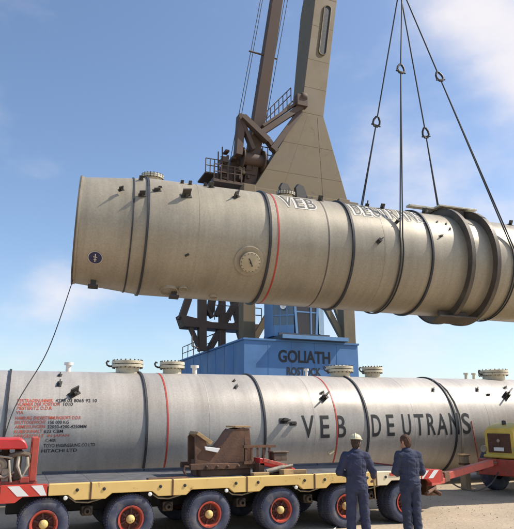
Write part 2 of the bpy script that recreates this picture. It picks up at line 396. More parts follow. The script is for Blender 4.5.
# ---- lower vessel, lying behind the trailer
LV = Axis((0, 17.75, 1.715), 0, .0104, 1.65)
low = thing('process_column', (4, 17.75, 0), 'silver painted steel column lying on the ground behind the trailer, with red shipping notes', 'vessel')
prof = [(-9.6, .02), (-9.55, .5), (-9.4, .9), (-9.1, 1.3), (-8.75, 1.55), (-8.4, 1.65)] + [(-8.4 + k * (34.4 / 30), 1.65) for k in range(1, 31)] + [(26.35, 1.55), (26.7, 1.3), (27.0, .9), (27.15, .5), (27.2, .02)]
part('shell', MB().lathe(prof, LV.p0, LV.d, 128, u0=LV.a), 'vessel_lower', low, sharp=60)
for px, py in ((7, 405), (147, 413), (265, 424), (368, 424), (456, 425)):
    part('stiffening_ring', ring(LV, LV.hit(px, py)[0], .06, .045), 'ring_dark', low)
for t in (-5.8, 22.0): part('stiffening_ring', ring(LV, t, .06, .045), 'ring_dark', low)
for px, py in ((168, 420), (337, 424)):
    part('red_band', ring(LV, LV.hit(px, py)[0], .045, .008), 'paint_red', low)['label'] = 'thin red painted line round the shell'
for px, py in ((60, 410), (210, 415), (315, 418), (415, 420), (490, 425)):
    part('weld_seam', ring(LV, LV.hit(px, py)[0], .03, .003), 'vessel_lower', low)
for px, py, r in ((128, 372, .46), (173, 373, .38), (342, 376, .46), (374.5, 377, .36), (501, 380, .55)):
    manhole(low, LV, px, py, r, .34, th=R_(90))
for px, py in ((69, 372), (198, 375)): stub(low, LV, px, py, .075, .26, th=R_(88))
for px in (468, 474): stub(low, LV, px, 379, .05, .22, 'nozzle', th=R_(86))
stub(low, LV, 308, 376, .05, .24, th=R_(88))
for px, py, s, r in ((60, 375.5, .17, 1.4), (59.5, 384, .2, 1.4), (74, 394, .28, .6), (236, 387, .17, .9), (234, 381, .13, .9), (324, 398, .28, .6), (322, 393, .16, .5),
                     (433, 390, .18, .9), (488, 395, .15, 0), (477, 390, .2, .9), (506, 396, .36, .6), (505, 388, .18, .4), (284, 421, .26, 0), (293, 423.5, .2, 0), (331, 452, .2, .5)):
    lug(low, LV, px, py, s, r, 0 if s > .25 else 1, m='nozzle' if py > 450 else 'lug')
big = MB()
for ch, x0, x1, yt, yb in (('V', 302, 314.5, 415.5, 438), ('E', 320.5, 329.5, 415.5, 438), ('B', 336.5, 346, 415.5, 437.5), ('D', 372, 381, 414.5, 436.5), ('E', 387, 394.5, 414.5, 436),
                           ('U', 402.5, 411, 414, 436), ('T', 415, 424.5, 414, 435.5), ('R', 427.5, 435.5, 413.5, 435), ('A', 437, 447.5, 413.5, 435), ('N', 450, 459, 413, 434.5), ('S', 462, 470.5, 413, 434)):
    ym = (yt + yb) / 2
    t0, tt = LV.hit(x0, ym); t1, _ = LV.hit(x1, ym)
    th1 = LV.hit((x0 + x1) / 2, yt)[1]; th0 = LV.hit((x0 + x1) / 2, yb)[1]
    text_on_cyl(big, LV, ch, t0, t1, th0, th1, .006, .012)
part('lettering', big, 'letter_black', low)['label'] = 'tall black letters VEB DEUTRANS'
red = MB(); blk = MB()
LINES = [("VERTRAGSNUMMER", 17.2, 53, 'r', "4798 03 8065 92 10", 55.5, 97), ("NUMMER DER POSITION", 17, 60, 'r', "1010", 63.5, 73), ("PIESTERITZ D.D.R", 17, 52, 'r', None, 0, 0),
         ("VIA", 16.2, 23.5, 'r', None, 0, 0), ("HAMBURG ENDBESTIMMUNGSORT: D.D.R", 15.5, 81, 'r', None, 0, 0), ("BRUTTOGEWICHT", 15, 46, 'r', "150 000 KG", 48.5, 69),
         ("ABMESSUNGEN", 15, 45, 'r', "32050-4200-4250MM", 47.5, 86.5), ("KUBIKINHALT", 14.5, 42.5, 'r', "623 CBM", 44, 63), ("HERGESTELLT", 14.5, 44, 'r', None, 0, 0), (None, 0, 0, 'r', "C-4001", 45.5, 56),
         (None, 0, 0, 'r', "TOYO ENGINEERING CO LTD", 43.5, 95), (None, 0, 0, 'r', "HITACHI LTD", 41.5, 77)]
yl = [400.6, 404.2, 408.1, 412.5, 417.8, 422.2, 426.6, 431.3, 435.9, 440.3, 445.2, 450.5]
def textline(mb, s, a, b, y):
    t0 = LV.hit(a, y)[0]; t1 = LV.hit(b, y)[0]; th1 = LV.hit((a + b) / 2, y - 1.65)[1]; th0 = LV.hit((a + b) / 2, y + 1.65)[1]
    text_on_cyl(mb, LV, s, t0, t1, th0, th1, .006, .013, 3)
for (s1, a, b, c, s2, a2, b2), y in zip(LINES, yl):
    if s1: textline(red, s1, a, b, y)
    if s2: textline(blk, s2, a2, b2, y)
textline(red, "IN JAPAN", 47, 69, yl[8])
part('shipping_notes', red, 'letter_red', low)['label'] = 'lines of small red stencilled shipping notes'
part('shipping_figures', blk, 'letter_black', low)['label'] = 'small black stencilled figures beside the red notes'
t0, th0 = LV.hit(447, 381); way = ((432, 381), (440, 384.5), (447, 391), (454, 402), (459.5, 415), (461.5, 428), (462, 440), (462, 455), (462, 468))
pts = []
for (xa, ya), (xb, yb) in zip(way[:-1], way[1:]):
    for k in range(6):
        h_ = LV.hit(xa + (xb - xa) * k / 6, ya + (yb - ya) * k / 6); pts.append(LV.P(h_[0], h_[1], 1.672))
solo('lashing_rope', MB().tube(pts, .02, 6), 'rope', tuple(pts[-1]), 'thin tan rope hanging down the silver column just before the letter S', 'rope')
pts = [LV.P(*LV.hit(471 + 7 * k / 10, 421 + 37 * k / 10), 1.666) for k in range(11)]
solo('red_cord', MB().tube(pts, .013, 6), 'paint_red', tuple(pts[-1]), 'short red cord on the column beside the yellow tractor', 'cord')
for i, t in enumerate((-6, 1.5, 9.5, 17, 24)):
    c = LV.P(t, R_(-90)); zt = c.z + .02
    r = thing('sleeper_support', (c.x, 17.75, 0), 'timber sleeper with wedges bearing the silver column', 'support', 'timber supports under the lower column')
    part('sleeper', MB().box((c.x - .16, 16.5, .002), (c.x + .16, 19.0, max(.04, zt))), 'timber', r)
    for sgn in (-1, 1):
        y0 = 17.75 + sgn * .55; y1 = 17.75 + sgn * 1.05
        h0 = c.z + 1.65 - math.sqrt(1.65 ** 2 - .55 ** 2); h1 = c.z + 1.65 - math.sqrt(1.65 ** 2 - 1.05 ** 2)
        part('wedge', MB().prism([(y0, zt), (y1, zt), (y1, h1), ((y0 + y1) / 2, (h0 + h1) / 2 - .03), (y0, h0)], c.x - .14, c.x + .14, 'x'), 'timber', r)

# ---- upper vessel, hanging in the slings
UR = 1.40; UK = UR / 1.65
UV = Axis((0, 16.07 * UK, CAM_H + 5.045 * UK), -.0918, -.0149, UR)
upv_o = thing('process_column', (9, 12.9, 4.8), 'steel column tinted tan by painted ground light, with tapered skirt hanging in wire slings above the other column', 'vessel')
tS = UV.hit(74, 231)[0]; tK = UV.hit(150, 236)[0]
RE = UR * .885
t_end = 23.0
prof = [(tS, RE - .03), (tS, RE + .02), (tS + .08, RE + .02), (tS + .08, RE)] + [(tS + .08 + (tK - tS - .08) * k / 4, RE + (UR - RE) * k / 4) for k in range(1, 5)]
prof += [(tK + (t_end - tK) * k / 24, UR) for k in range(1, 25)] + [(t_end + .3, UR * .94), (t_end + .6, UR * .79), (t_end + .85, UR * .55), (t_end + .98, UR * .3), (t_end + 1.02, .02)]
part('shell', MB().lathe(prof, UV.p0, UV.d, 128, u0=UV.a), 'vessel_upper', upv_o, sharp=40)
part('base_ring', ring(UV, tS + .02, .035, .012, RE + .018), 'ring_steel', upv_o)
part('skirt_lining', MB().lathe([(tS, RE - .03), (tK, UR - .03)], UV.p0, UV.d, 96, u0=UV.a), 'vessel_upper', upv_o)
part('bottom_head', MB().lathe([(tK - .02, UR - .03), (tK - .35, UR * .9), (tK - .62, UR * .67), (tK - .76, UR * .36), (tK - .8, .02)], UV.p0, UV.d, 64, u0=UV.a), 'vessel_upper', upv_o)
def rad_at(t): return UR if t >= tK else RE + (UR - RE) * (t - tS) / (tK - tS)
for px, py, w_, h, m in ((132.3, 227, .03, .015, 'ring_dark'), (147, 232, .05, .035, 'ring_dark'), (270.5, 234, .055, .05, 'ring_dark'), (353.5, 240, .055, .05, 'ring_dark'), (432.5, 249, .05, .05, 'ring_dark')):
    t = UV.hit(px, py)[0]
    part('stiffening_ring', ring(UV, t, w_, h, rad_at(t)), m, upv_o)
part('red_band', ring(UV, UV.hit(279, 234)[0], .04, .006), 'paint_red', upv_o)['label'] = 'thin red painted line round the shell'
for px in (200, 329, 384): part('weld_seam', ring(UV, UV.hit(px, 230)[0], .035, .003), 'ring_steel' if px == 329 else 'vessel_upper', upv_o)
t1 = UV.hit(469, 255)[0]; t2 = UV.hit(494, 258)[0]
for t in (t1, t2):
    g = part('girder_ring', MB().lathe([(t - .03, UR - .01), (t - .03, UR + .19), (t + .03, UR + .19), (t + .03, UR - .01)], UV.p0, UV.d, 96, u0=UV.a), 'ring_steel', upv_o)
    part('flange_rim', MB().lathe([(t - .055, UR + .19), (t - .055, UR + .212), (t + .055, UR + .212), (t + .055, UR + .19), (t - .055, UR + .19)], UV.p0, UV.d, 96, u0=UV.a), 'ring_steel', g)
# platform brackets on top and below between the girder rings
M = local_frame(UV, (t1 + t2) / 2, R_(86), UR + .215)
Lh = (t2 - t1) / 2
mbx = MB().box((-Lh - .9, -.10, .0), (Lh + .55, .10, .06), M).box((-Lh - .15, .12, .0), (Lh + .3, .42, .05), M).box((-Lh - .15, -.42, .0), (Lh + .3, -.12, .05), M)
part('top_plank', mbx, 'nozzle', upv_o, .005)
part('top_bracket', MB().box((-Lh + .1, -.32, -.22), (Lh - .05, .32, -.004), M), 'ring_steel', upv_o, .01)
M = local_frame(UV, (t1 + t2) / 2 - .25, R_(-74), UR + .212)
part('saddle_foot', MB().box((-Lh - .22, -.22, 0), (Lh + .15, .22, .05), M).box((-Lh - .1, -.05, -.2), (Lh, .05, 0), M), 'ring_steel', upv_o, .01)
manhole(upv_o, UV, 155, 180, .27, .15, False, th=R_(84))
manhole(upv_o, UV, 290, 194, .24, .13, False, th=R_(80))
# side manway with collar, and hand holes
t, th = UV.hit(249, 261); M = local_frame(UV, t, th)
sm = part('manway', MB().lathe([(-.1, .20), (.09, .20), (.09, .235), (.14, .235), (.155, .21), (.16, .02)], UV.P(t, th), UV.nrm(th), 40), 'manway_paint', upv_o)
part('reinforcing_pad', MB().lathe([(-.10, .35), (.022, .35), (.03, .34), (.03, .18)], UV.P(t, th), UV.nrm(th), 48), 'vessel_upper', upv_o)
bo = MB()
for k in range(16):
    a = 2 * math.pi * k / 16; q = M @ Vector((math.cos(a) * .215, math.sin(a) * .215, 0)); bo.lathe([(.07, .011), (.165, .011)], q, UV.nrm(th), 6, True, True)
part('bolt_circle', bo, 'bolt', sm)
part('handle', MB().tube([M @ Vector(p) for p in ((-.05, .09, .15), (-.04, .08, .19), (.04, -.06, .19), (.05, -.08, .15))], .014, 6), 'lug', sm)
for px, py, r in ((169, 290, .21), (183, 288, .10), (213, 296, .10)):
    t, th = UV.hit(px, py)
    part('hand_hole', MB().lathe([(-.06, r), (.04, r), (.05, r * .93), (.02, r * .86), (.02, .01)], UV.P(t, th), UV.nrm(th), 28), 'vessel_upper', upv_o)
for px, py, s, r, k in ((121, 190, .16, .5, 0), (142, 195, .2, .2, 0), (157, 190.5, .22, .3, 1), (160, 187.5, .12, .2, 1), (186, 196, .3, .2, 0), (236, 197, .24, .8, 0), (141, 179.5, .14, 0, 0),
                       (182, 183.4, .12, .2, 0), (190, 184.6, .14, .5, 0), (205, 186.2, .12, 0, 0), (211, 187.5, .2, .3, 0), (379, 241, .22, .8, 0), (437, 222, .12, .8, 1), (446, 224, .12, 1, 1), (450, 229, .13, 1, 1), (441, 236, .15, .4, 1), (397, 222, .18, .8, 0),
                       (320, 200.8, .2, .2, 0), (424, 213, .22, .2, 0), (382, 208.8, .2, .2, 0), (510, 225, .2, .2, 0), (367, 206.2, .22, 1.2, 0), (187, 255, .12, .6, 1)):
    lug(upv_o, UV, px, py, s * .76, r, k)
for px in (93, 176):
    t = UV.hit(px, 285)[0]; th = R_(-76); M = local_frame(UV, t, th, rad_at(t) - .01)
    part('lifting_lug', MB().box((-.06, -.05, 0), (.06, .05, .13), M).box((-.11, -.08, .13), (.11, .08, .17), M), 'lug', upv_o)
# stout ear brackets near the mast
for px, tilt in ((298, -.5), (311, -.35)):
    t, th = UV.hit(px, 200); M = local_frame(UV, t, R_(84), UR - .01) @ Matrix.Rotation(.45, 4, 'Z') @ Matrix.Rotation(tilt, 4, 'Y')
    part('ear_bracket', MB().add([M @ Vector(p) for p in ((-.22, -.04, 0), (.22, -.04, 0), (.14, -.04, .36), (-.02, -.04, .44), (-.16, -.04, .36), (-.22, .04, 0), (.22, .04, 0), (.14, .04, .36), (-.02, .04, .44), (-.16, .04, .36))],
         [(0, 1, 2, 3, 4), (9, 8, 7, 6, 5), (0, 5, 6, 1), (1, 6, 7, 2), (2, 7, 8, 3), (3, 8, 9, 4), (4, 9, 5, 0)]).box((-.26, -.16, 0), (.26, .16, .04), M), 'lug', upv_o)
ub = MB(); uw = MB()
for ch, x0, x1 in (('V', 282.5, 293), ('E', 296, 303), ('B', 306.5, 314.5), ('D', 354, 360), ('E', 363.5, 369), ('U', 372.5, 379), ('T', 381, 388), ('R', 390, 396), ('A', 398.5, 405.5), ('N', 408, 414.5), ('S', 417, 423)):
    xm = (x0 + x1) / 2; yt = 197.6 + (xm - 288) * .122; yb = 206.3 + (xm - 288) * .118
    a = UV.hit(x0, (yt + yb) / 2)[0]; b = UV.hit(x1, (yt + yb) / 2)[0]; tht = UV.hit(xm, yt)[1]; thb = UV.hit(xm, yb)[1]
    text_on_cyl(ub, UV, ch, a, b, thb, tht, .012, -.004)
    text_on_cyl(uw, UV, ch, a - .07, b + .03, thb - .03, tht + .015, .006, .05)
part('lettering_shadow', uw, 'letter_white', upv_o)
part('lettering', ub, 'letter_faded', upv_o)['label'] = 'dark letters VEB DEUTRANS edged in cream'
# round dark blue badge with a pale vertical mark
t, th = UV.hit(95, 260); r_b = rad_at(t)
def disc(t, th, r, lift, n=32):
    return [UV.P(t + math.cos(2 * math.pi * k / n) * r, th + math.sin(2 * math.pi * k / n) * r / r_b, rad_at(t + math.cos(2 * math.pi * k / n) * r) + lift) for k in range(n)]
mat('badge_blue', (.03, .035, .09), .5)
bd = part('badge', MB().add(disc(t, th, .155, .008), [tuple(range(32))]), 'letter_white', upv_o); bd['label'] = 'round dark blue emblem with a pale rim'
part('badge_field', MB().add(disc(t, th, .14, .014), [tuple(range(32))]), 'badge_blue', bd)
def patch(t, th, w_, h, lift):
    return [UV.P(t + a * w_, th + b * h / r_b, rad_at(t + a * w_) + lift) for a, b in ((-1, -1), (1, -1), (1, 1), (-1, 1))]
mk = MB()
for dx, dy, ww, hh in ((0, 0, .011, .095), (0, .022, .042, .009), (0, -.036, .03, .009)): mk.add(patch(t + dx, th + dy / r_b, ww, hh, .020), [(0, 1, 2, 3)])
part('badge_mark', mk, 'letter_white', bd)

# ------------------------------------------------------------------ slings, hook, tag line
hookP = Vector(on_y(400.5, -14, 14.97 * UK))
def sling(px, py, label, marks):
    t = UV.hit(px, py)[0]
    root = thing('wire_sling', tuple(UV.P(t, R_(-90), UR + .04)), label, 'sling', 'wire slings round the hanging column')
    hb = (hookP - UV.p0); ha, hbv = hb.dot(UV.a), hb.dot(UV.b); r = math.hypot(ha, hbv); ph = math.atan2(hbv, ha); al = math.acos((UR + .035) / r)
    tf, tb = ph - al, ph + al          # front and back tangent angles
    ends = {}
    for side, thx, frac in (('f', tf, marks[0]), ('b', tb, marks[1])):
        q = UV.P(t, thx, UR + .035); sh = hookP + (q - hookP) * frac; ends[side] = (q, sh)
        part('upper_rope', MB().tube([hookP + (Vector((.05, 0, -.1)) if side == 'f' else Vector((-.05, 0, -.1))), sh], .021, 8), 'wire', root)
        d = (q - hookP).normalized(); x = d.cross(UV.a).normalized() if abs(d.dot(UV.a)) < .9 else UV.d
        bow = [sh + x * .03 - d * .02, sh + x * .10 + d * .10, sh + x * .11 + d * .2, sh + x * .05 + d * .30, sh - x * .05 + d * .30, sh - x * .11 + d * .2, sh - x * .10 + d * .10, sh - x * .03 - d * .02]
        s_ = part('shackle', MB().tube(bow, .032, 8), 'wire', root)
        part('pin', MB().tube([sh + x * .15 + d * .26, sh - x * .15 + d * .26], .026, 8), 'wire', s_)
    for off in (-.036, .036):
        thF, thB = tf, tb - 2 * math.pi
        arc = [UV.P(t + off, thF + (thB - thF) * k / 48, UR + .035) for k in range(49)]
        sf, sb = ends['f'][1], ends['b'][1]
        dfd = (arc[0] - sf).normalized(); dbd = (arc[-1] - sb).normalized()
        part('rope_loop', MB().tube([sf + dfd * .26] + arc + [sb + dbd * .26], .018, 8), 'wire', root)
    return root
sling(401.5, 246, 'wire rope sling with shackles crossing the lettering on the hanging column', (.37, .49))
sling(513, 252, 'wire rope sling with shackles just past the two deep girder rings of the hanging column', (.37, .50))
# hook block and hoist rope (above the picture)
hk = thing('hook_block', tuple(hookP), 'heavy steel crane hook block carrying the wire slings', 'hook')
hp = [hookP + Vector(p) for p in ((-.35, 0, .55), (-.38, 0, .3), (-.3, 0, .05), (-.1, 0, -.1), (.12, 0, -.1), (.3, 0, .05), (.33, 0, .3), (.2, 0, .6), (0, 0, .8), (0, 0, 1.2))]
part('hook', MB().tube(hp, [.06, .10, .13, .15, .15, .13, .12, .12, .12, .10], 12), 'rust_brown', hk)
part('block', MB().box((hookP.x - .35, hookP.y - .3, hookP.z + 1.2), (hookP.x + .35, hookP.y + .3, hookP.z + 2.6)), 'tractor_yellow', hk, .06)
# tag line
s0 = UV.P(tS + .05, R_(-80), RE + .02); e = Vector(on_y(-28, 470, 12.2)); e2 = on_y(6, 427, 13.0)
way = [s0, Vector(on_y(60, 318, 13.2)), Vector(on_y(48, 350, 13.0)), Vector(on_y(28, 381, 12.8)), Vector(on_y(15, 407, 12.6)), Vector(on_y(6, 430, 12.45)), Vector(on_y(-3, 462, 12.35)), Vector((-.35, 12.3, 1.1))]
def spline(P_, n=8):
    out = []
    for i in range(len(P_) - 1):
        p0_, p1_, p2_, p3_ = P_[max(i - 1, 0)], P_[i], P_[i + 1], P_[min(i + 2, len(P_) - 1)]
        for k in range(n):
            u = k / n; out.append(.5 * ((2 * p1_) + (p2_ - p0_) * u + (2 * p0_ - 5 * p1_ + 4 * p2_ - p3_) * u * u + (3 * p1_ - p0_ - 3 * p2_ + p3_) * u ** 3))
    return out + [P_[-1]]
way = spline([way[0], way[2], way[4], way[6], way[7]])
solo('tag_line', MB().tube(way, .011, 6), 'wire', tuple(way[-1]), 'thin dark tag line hanging from the tapered end of the hanging column', 'rope')

# ------------------------------------------------------------------ trailer
TY0, TY1, TZ = 10.75, 13.45, 1.02
WX = [.62 + 1.41 * k for k in range(6)]
X0, X1 = -.08, 8.58
tr = thing('heavy_trailer', ((X0 + X1) / 2, 12.1, 0), 'low yellow six axle heavy load trailer with red wheel rims and striped ends', 'trailer')
joints = [(WX[k] + WX[k + 1]) / 2 for k in range(5)]
def lower(x):
    """bottom edge of the side beam: deep at the joints, raised over the wheels"""
    d = min(abs(x - j) for j in joints + [X0 - .02, X1 + .02])
    if d < .25: return .755
    if d < .36: return .755 + (d - .25) / .11 * .085
    return .84
def side(x0, x1, y0, y1):
    xs = sorted({x0, x1} | {x for j in joints + [X0 - .02, X1 + .02] for x in (j - .36, j - .25, j + .25, j + .36) if x0 < x < x1})
    return MB().prism([(x, lower(x)) for x in xs] + [(x1, TZ), (x0, TZ)], y0, y1)
segs = [(X0 + .72, joints[0])] + [(joints[k], joints[k + 1]) for k in range(4)] + [(joints[4], X1 - .51)]
for k, (a, b) in enumerate(segs):
    for y0, y1 in ((TY0, TY0 + .14), (TY1 - .14, TY1)):
        sbm = part('side_beam', side(a + .009, b - .009, y0, y1), 'deck' if y0 > TY0 else 'cream' if k == 5 else 'yellow', tr, .008)
        if y0 == TY0:
            for xx in (a + .22, b - .22):
                if k == 0 and xx < 1: continue
                part('bolt', MB().lathe([(-.004, .027), (.012, .027), (.014, .02), (.016, .001)], (xx, TY0, .915), (0, -1, 0), 12), 'letter_black', sbm)
            if k == 5:
                part('small_plate', MB().box((a + .32, TY0 - .012, .935), (a + .58, TY0 - .001, .985)), 'stripe_red', sbm)
    if k: part('joint_plate', MB().box((a - .012, TY0 - .008, .76), (a + .012, TY0 + .1, TZ + .004)), 'rust_brown', tr)
for j in joints:
    part('reflector', MB().lathe([(0, .034), (.02, .034), (.03, .02), (.031, .001)], (j - .40, TY0 + .02, .795), (0, -1, 0), 16), 'white_paint', tr)
    part('reflector_bracket', MB().box((j - .41, TY0 + .03, .79), (j - .39, TY0 + .06, .87)), 'chassis', tr)
# striped end boards
def board(xa, xb, n, slant, first_red, mirror):
    b = part('warning_board', side(xa, xb, TY0 + .01, TY0 + .13), 'stripe_red', tr); b['label'] = 'red and white striped end of the side beam'
    zt, zb = TZ - .01, max(lower(xa + .1), lower(xb - .1)) + .01
    wd = (xb - xa) / (2 * n)
    for i in range(n):
        x0 = xa + wd * (2 * i + (1 if first_red else 0)) ; x1 = x0 + wd
        if mirror: q = [(x0 - slant / 2, zb), (x1 - slant / 2, zb), (x1 + slant / 2, zt), (x0 + slant / 2, zt)]
        else: q = [(x0 + slant / 2, zb), (x1 + slant / 2, zb), (x1 - slant / 2, zt), (x0 - slant / 2, zt)]
        q = [(min(max(x, xa + .004), xb - .004), max(z, lower(min(max(x, xa), xb)) + .004)) for x, z in q]
        part('white_stripe', MB().add([(x, TY0 + .006, z) for x, z in q], [(0, 1, 2, 3)]), 'white_paint', b)
board(X0, X0 + .71, 2, .16, True, False)
board(X1 - .502, X1, 2, .16, False, True)
part('deck_frame', MB().box((X0 + .05, TY0 + .145, .86), (X1 - .02, TY1 - .145, .955)), 'chassis', tr)
for k in range(12):
    a = X0 + .06 + k * (X1 - X0 - .1) / 12
    part('deck_plate', MB().box((a, TY0 + .15, .958), (a + (X1 - X0 - .1) / 12 - .006, TY1 - .143, .975)), 'deck', tr)
part('spine', MB().box((X0 + .1, 11.75, .45), (X1 - .1, 12.45, .85)), 'chassis', tr, .02)
part('end_beam', MB().box((X0 - .06, TY0 + .02, .78), (X0 - .004, TY1 - .02, 1.0)), 'red_dull', tr)
part('end_beam', MB().box((X1 + .004, TY0 + .02, .78), (X1 + .06, TY1 - .02, 1.0)), 'red_dull', tr)
# wheels: dual pairs each side; wheel > tyre, hub_cap
WR = .40
def tyre_mesh():
    mb = MB(); n = 56; rim = .205
    prof = [(0.02, rim), (.0, rim + .03), (-.022, .29), (-.018, .34), (-.002, WR - .018), (.025, WR - .003), (.06, WR), (.10, WR), (.14, WR), (.175, WR - .003), (.2, WR - .018), (.218, .34), (.222, .29), (.2, rim + .03), (.18, rim)]
    mb.lathe(prof, (0, 0, 0), (0, 1, 0), n)
    tread = MB()
    for k in range(n):
        a = 2 * math.pi * k / n + (.02); 
        for y0, y1, da in ((.004, .085, 0), (.115, .196, math.pi / n)):
            c, s_ = math.cos(a + da), math.sin(a + da); M = Matrix(((c, 0, -s_, c * (WR - .006)), (0, 1, 0, 0), (s_, 0, c, s_ * (WR - .006)), (0, 0, 0, 1)))
            mb.box((0, y0, -.014), (.0095, y1, .014), M)
    return mb.mesh('tyre', 'rubber', sharp=40)
def wheel_mesh():
    mb = MB(); mb.lathe([(.0, .205), (-.012, .222), (-.02, .218), (-.018, .195), (.0, .19), (.05, .175), (.062, .16)], (0, 0, 0), (0, 1, 0), 48)
    return mb.mesh('wheel', 'rim_red', sharp=50)
def web_mesh():
    mb = MB(); mb.lathe([(.055, .178), (.05, .165), (.075, .14), (.06, .085), (.03, .07)], (0, 0, 0), (0, 1, 0), 40)
    for k in range(8):
        a = 2 * math.pi * k / 8; mb.lathe([(.07, .013), (.028, .013), (.026, .001)], (math.cos(a) * .105, 0, math.sin(a) * .105), (0, 1, 0), 6)
    for k in range(6):
        a = 2 * math.pi * (k + .5) / 6; c, s_ = math.cos(a), math.sin(a)
        mb.beam((c * .08, .05, s_ * .08), (c * .172, .056, s_ * .172), .03, .02, (0, 1, 0))
    return mb.mesh('wheel_disc', 'rim_dark', sharp=50)
hub = MB().lathe([(.05, .075), (.0, .07), (-.02, .06), (-.035, .052), (-.045, .03), (-.047, .001)], (0, 0, 0), (0, 1, 0), 24).mesh('hub_cap', 'hub_yellow', sharp=50)
tm, wm, wb = tyre_mesh(), wheel_mesh(), web_mesh()
ox, oy, oz = tr.location
for kx, x in enumerate(WX):
    for yy, rot in ((10.80, 0), (11.07, 0), (13.40, math.pi), (13.13, math.pi)):
        wh = link('wheel', wm, tr, (x - ox, yy - oy, WR - oz), (0, random.random() * 6, rot))
        for nm, me in (('tyre', tm), ('wheel_disc', wb), ('hub_cap', hub)): link(nm, me, wh)
    part('axle', MB().tube([(x, 10.95, WR), (x, 13.25, WR)], .06, 10), 'chassis', tr)
    for yy in (11.55, 12.65):
        part('swing_arm', MB().beam((x, yy, WR), (x + .38, yy, .72), .13, .16).box((x + .25, yy - .14, .6), (x + .5, yy + .14, .86)), 'chassis', tr, .01)
        part('ram', MB().tube([(x + .05, yy, WR + .08), (x + .12, yy, .9)], .05, 10), 'engine', tr)
    if x != WX[-1]:
        xm = x + .70
        part('axle_box', MB().box((xm - .09, 11.05, .46), (xm + .10, 11.3, .62)).lathe([(0, .07), (-.07, .07), (-.09, .03)], (xm, 11.05, .54), (0, 1, 0), 14), 'engine', tr, .015)
        part('hose', MB().tube([(xm - .35, 11.0, .80), (xm - .2, 10.98, .70), (xm, 11.0, .68), (xm + .2, 10.98, .73), (xm + .35, 11.0, .80)], .014, 6), 'engine_light', tr)
# drawbars
A = Vector((X1 + .05, 11.75, .62)); B = Vector((12.32, 13.30, .90))
db = part('drawbar', MB().beam(A, B, .17, .17).beam((X1 + .03, 11.2, .7), (X1 + 1.0, 11.95, .66), .12, .12).beam((X1 + .03, 12.9, .7), (X1 + 1.0, 12.2, .66), .12, .12), 'red_dull', tr, .012)
part('drawbar_sleeve', MB().beam(A + (B - A) * .30, A + (B - A) * .36, .23, .23), 'rust_brown', db, .01)
part('towing_eye', MB().tube([B + Vector((.10 + .1 * math.cos(a), .04 + .1 * math.sin(a), 0)) for a in [2 * math.pi * k / 16 for k in range(16)]], .03, 8, closed=True), 'rust_brown', db)
part('steering_head', MB().box((X1 + .06, 11.35, .42), (X1 + .34, 12.3, .80)).tube([(X1 + .1, 10.95, .5), (X1 + .3, 11.6, .56)], .05, 8), 'rust_brown', tr, .02)
part('steering_rod', MB().tube([(X1 - .25, 10.98, .52), (X1 + .25, 11.3, .58), (X1 + .55, 11.7, .6)], .035, 8), 'rust_brown', tr)
db2 = part('drawbar', MB().beam((X0 - .05, 12.1, .62), (X0 - 3.4, 12.1, .85), .17, .17).beam((X0 - .03, 11.2, .7), (X0 - 1.0, 12.0, .66), .12, .12).beam((X0 - .03, 12.9, .7), (X0 - 1.0, 12.2, .66), .12, .12), 'red_dull', tr, .012)

# ---- red capped engine set on the trailer end
DZ = .976
pw = thing('engine_set', (.05, 11.5, DZ), 'red hooded engine set with brown motor standing on the striped trailer end', 'engine')
part('skid', MB().box((-.75, 11.05, DZ + .002), (.47, 11.14, DZ + .08)).box((-.75, 11.86, DZ + .002), (.47, 11.95, DZ + .08)).box((-.7, 11.14, DZ + .01), (-.6, 11.86, DZ + .07)).box((.35, 11.14, DZ + .01), (.45, 11.86, DZ + .07)), 'red_dull', pw, .006)
hood = [(-.9, 1.60), (-.9, 1.74), (-.8, 1.775)] + [(.10 + .17 * math.sin(a), 1.60 + .175 * math.cos(a)) for a in [k * math.pi / 2 / 7 for k in range(8)]]
part('hood', MB().prism([(x, z - .03) for x, z in hood], 10.98, 11.98), 'red_machine', pw, .02)
part('motor', MB().box((-.62, 11.2, 1.08), (.02, 11.8, 1.50)), 'engine', pw, .03)
for k in range(4):
    part('cylinder_fins', MB().lathe(sum([[(.5 + i * .018, .058), (.508 + i * .018, .072)] for i in range(7)], []), (-.52 + k * .15, 11.25, .95), (0, 0, 1), 14), 'engine', pw)
part('flywheel', MB().lathe([(0, .02), (0, .13), (-.05, .14), (-.07, .10), (-.055, .05), (-.09, .045), (-.1, .005)], (-.16, 11.2, 1.30), (0, 1, 0), 24), 'engine_light', pw)
part('sump', MB().box((-.1, 11.12, 1.04), (.02, 11.3, 1.26)).tube([(-.3, 11.14, 1.18), (-.05, 11.1, 1.12), (.1, 11.12, 1.2)], .03, 8), 'engine_light', pw, .02)
part('radiator', MB().box((.08, 11.15, 1.06), (.2, 11.85, 1.55)), 'engine', pw, .015)
part('exhaust', MB().tube([(0, 11.08, 1.46), (.18, 11.05, 1.5), (.3, 11.06, 1.48), (.34, 11.1, 1.36)], .045, 10), 'engine', pw)
part('pipework', MB().tube([(.15, 11.06, 1.5), (.14, 11.02, 1.3), (.22, 11.0, 1.12), (.3, 11.02, 1.3), (.28, 11.04, 1.44)], .03, 8).tube([(-.4, 11.08, 1.45), (-.2, 11.04, 1.47), (.05, 11.05, 1.43)], .018, 6).tube([(.0, 11.02, 1.4), (.03, 11.0, 1.2), (.06, 11.02, 1.05)], .02, 6), 'engine_light', pw)
for x, y in ((.40, 11.07), (.40, 11.93)):
    part('frame_post', MB().box((x - .055, y - .04, DZ + .08), (x + .05, y + .04, 1.75)), 'red_dull', pw, .006)
part('frame_rail', MB().box((.345, 11.11, 1.66), (.45, 11.89, 1.745)), 'red_dull', pw, .006)
part('frame_rail', MB().box((.2, 11.03, 1.03), (.344, 11.10, 1.12)), 'red_dull', pw, .006)
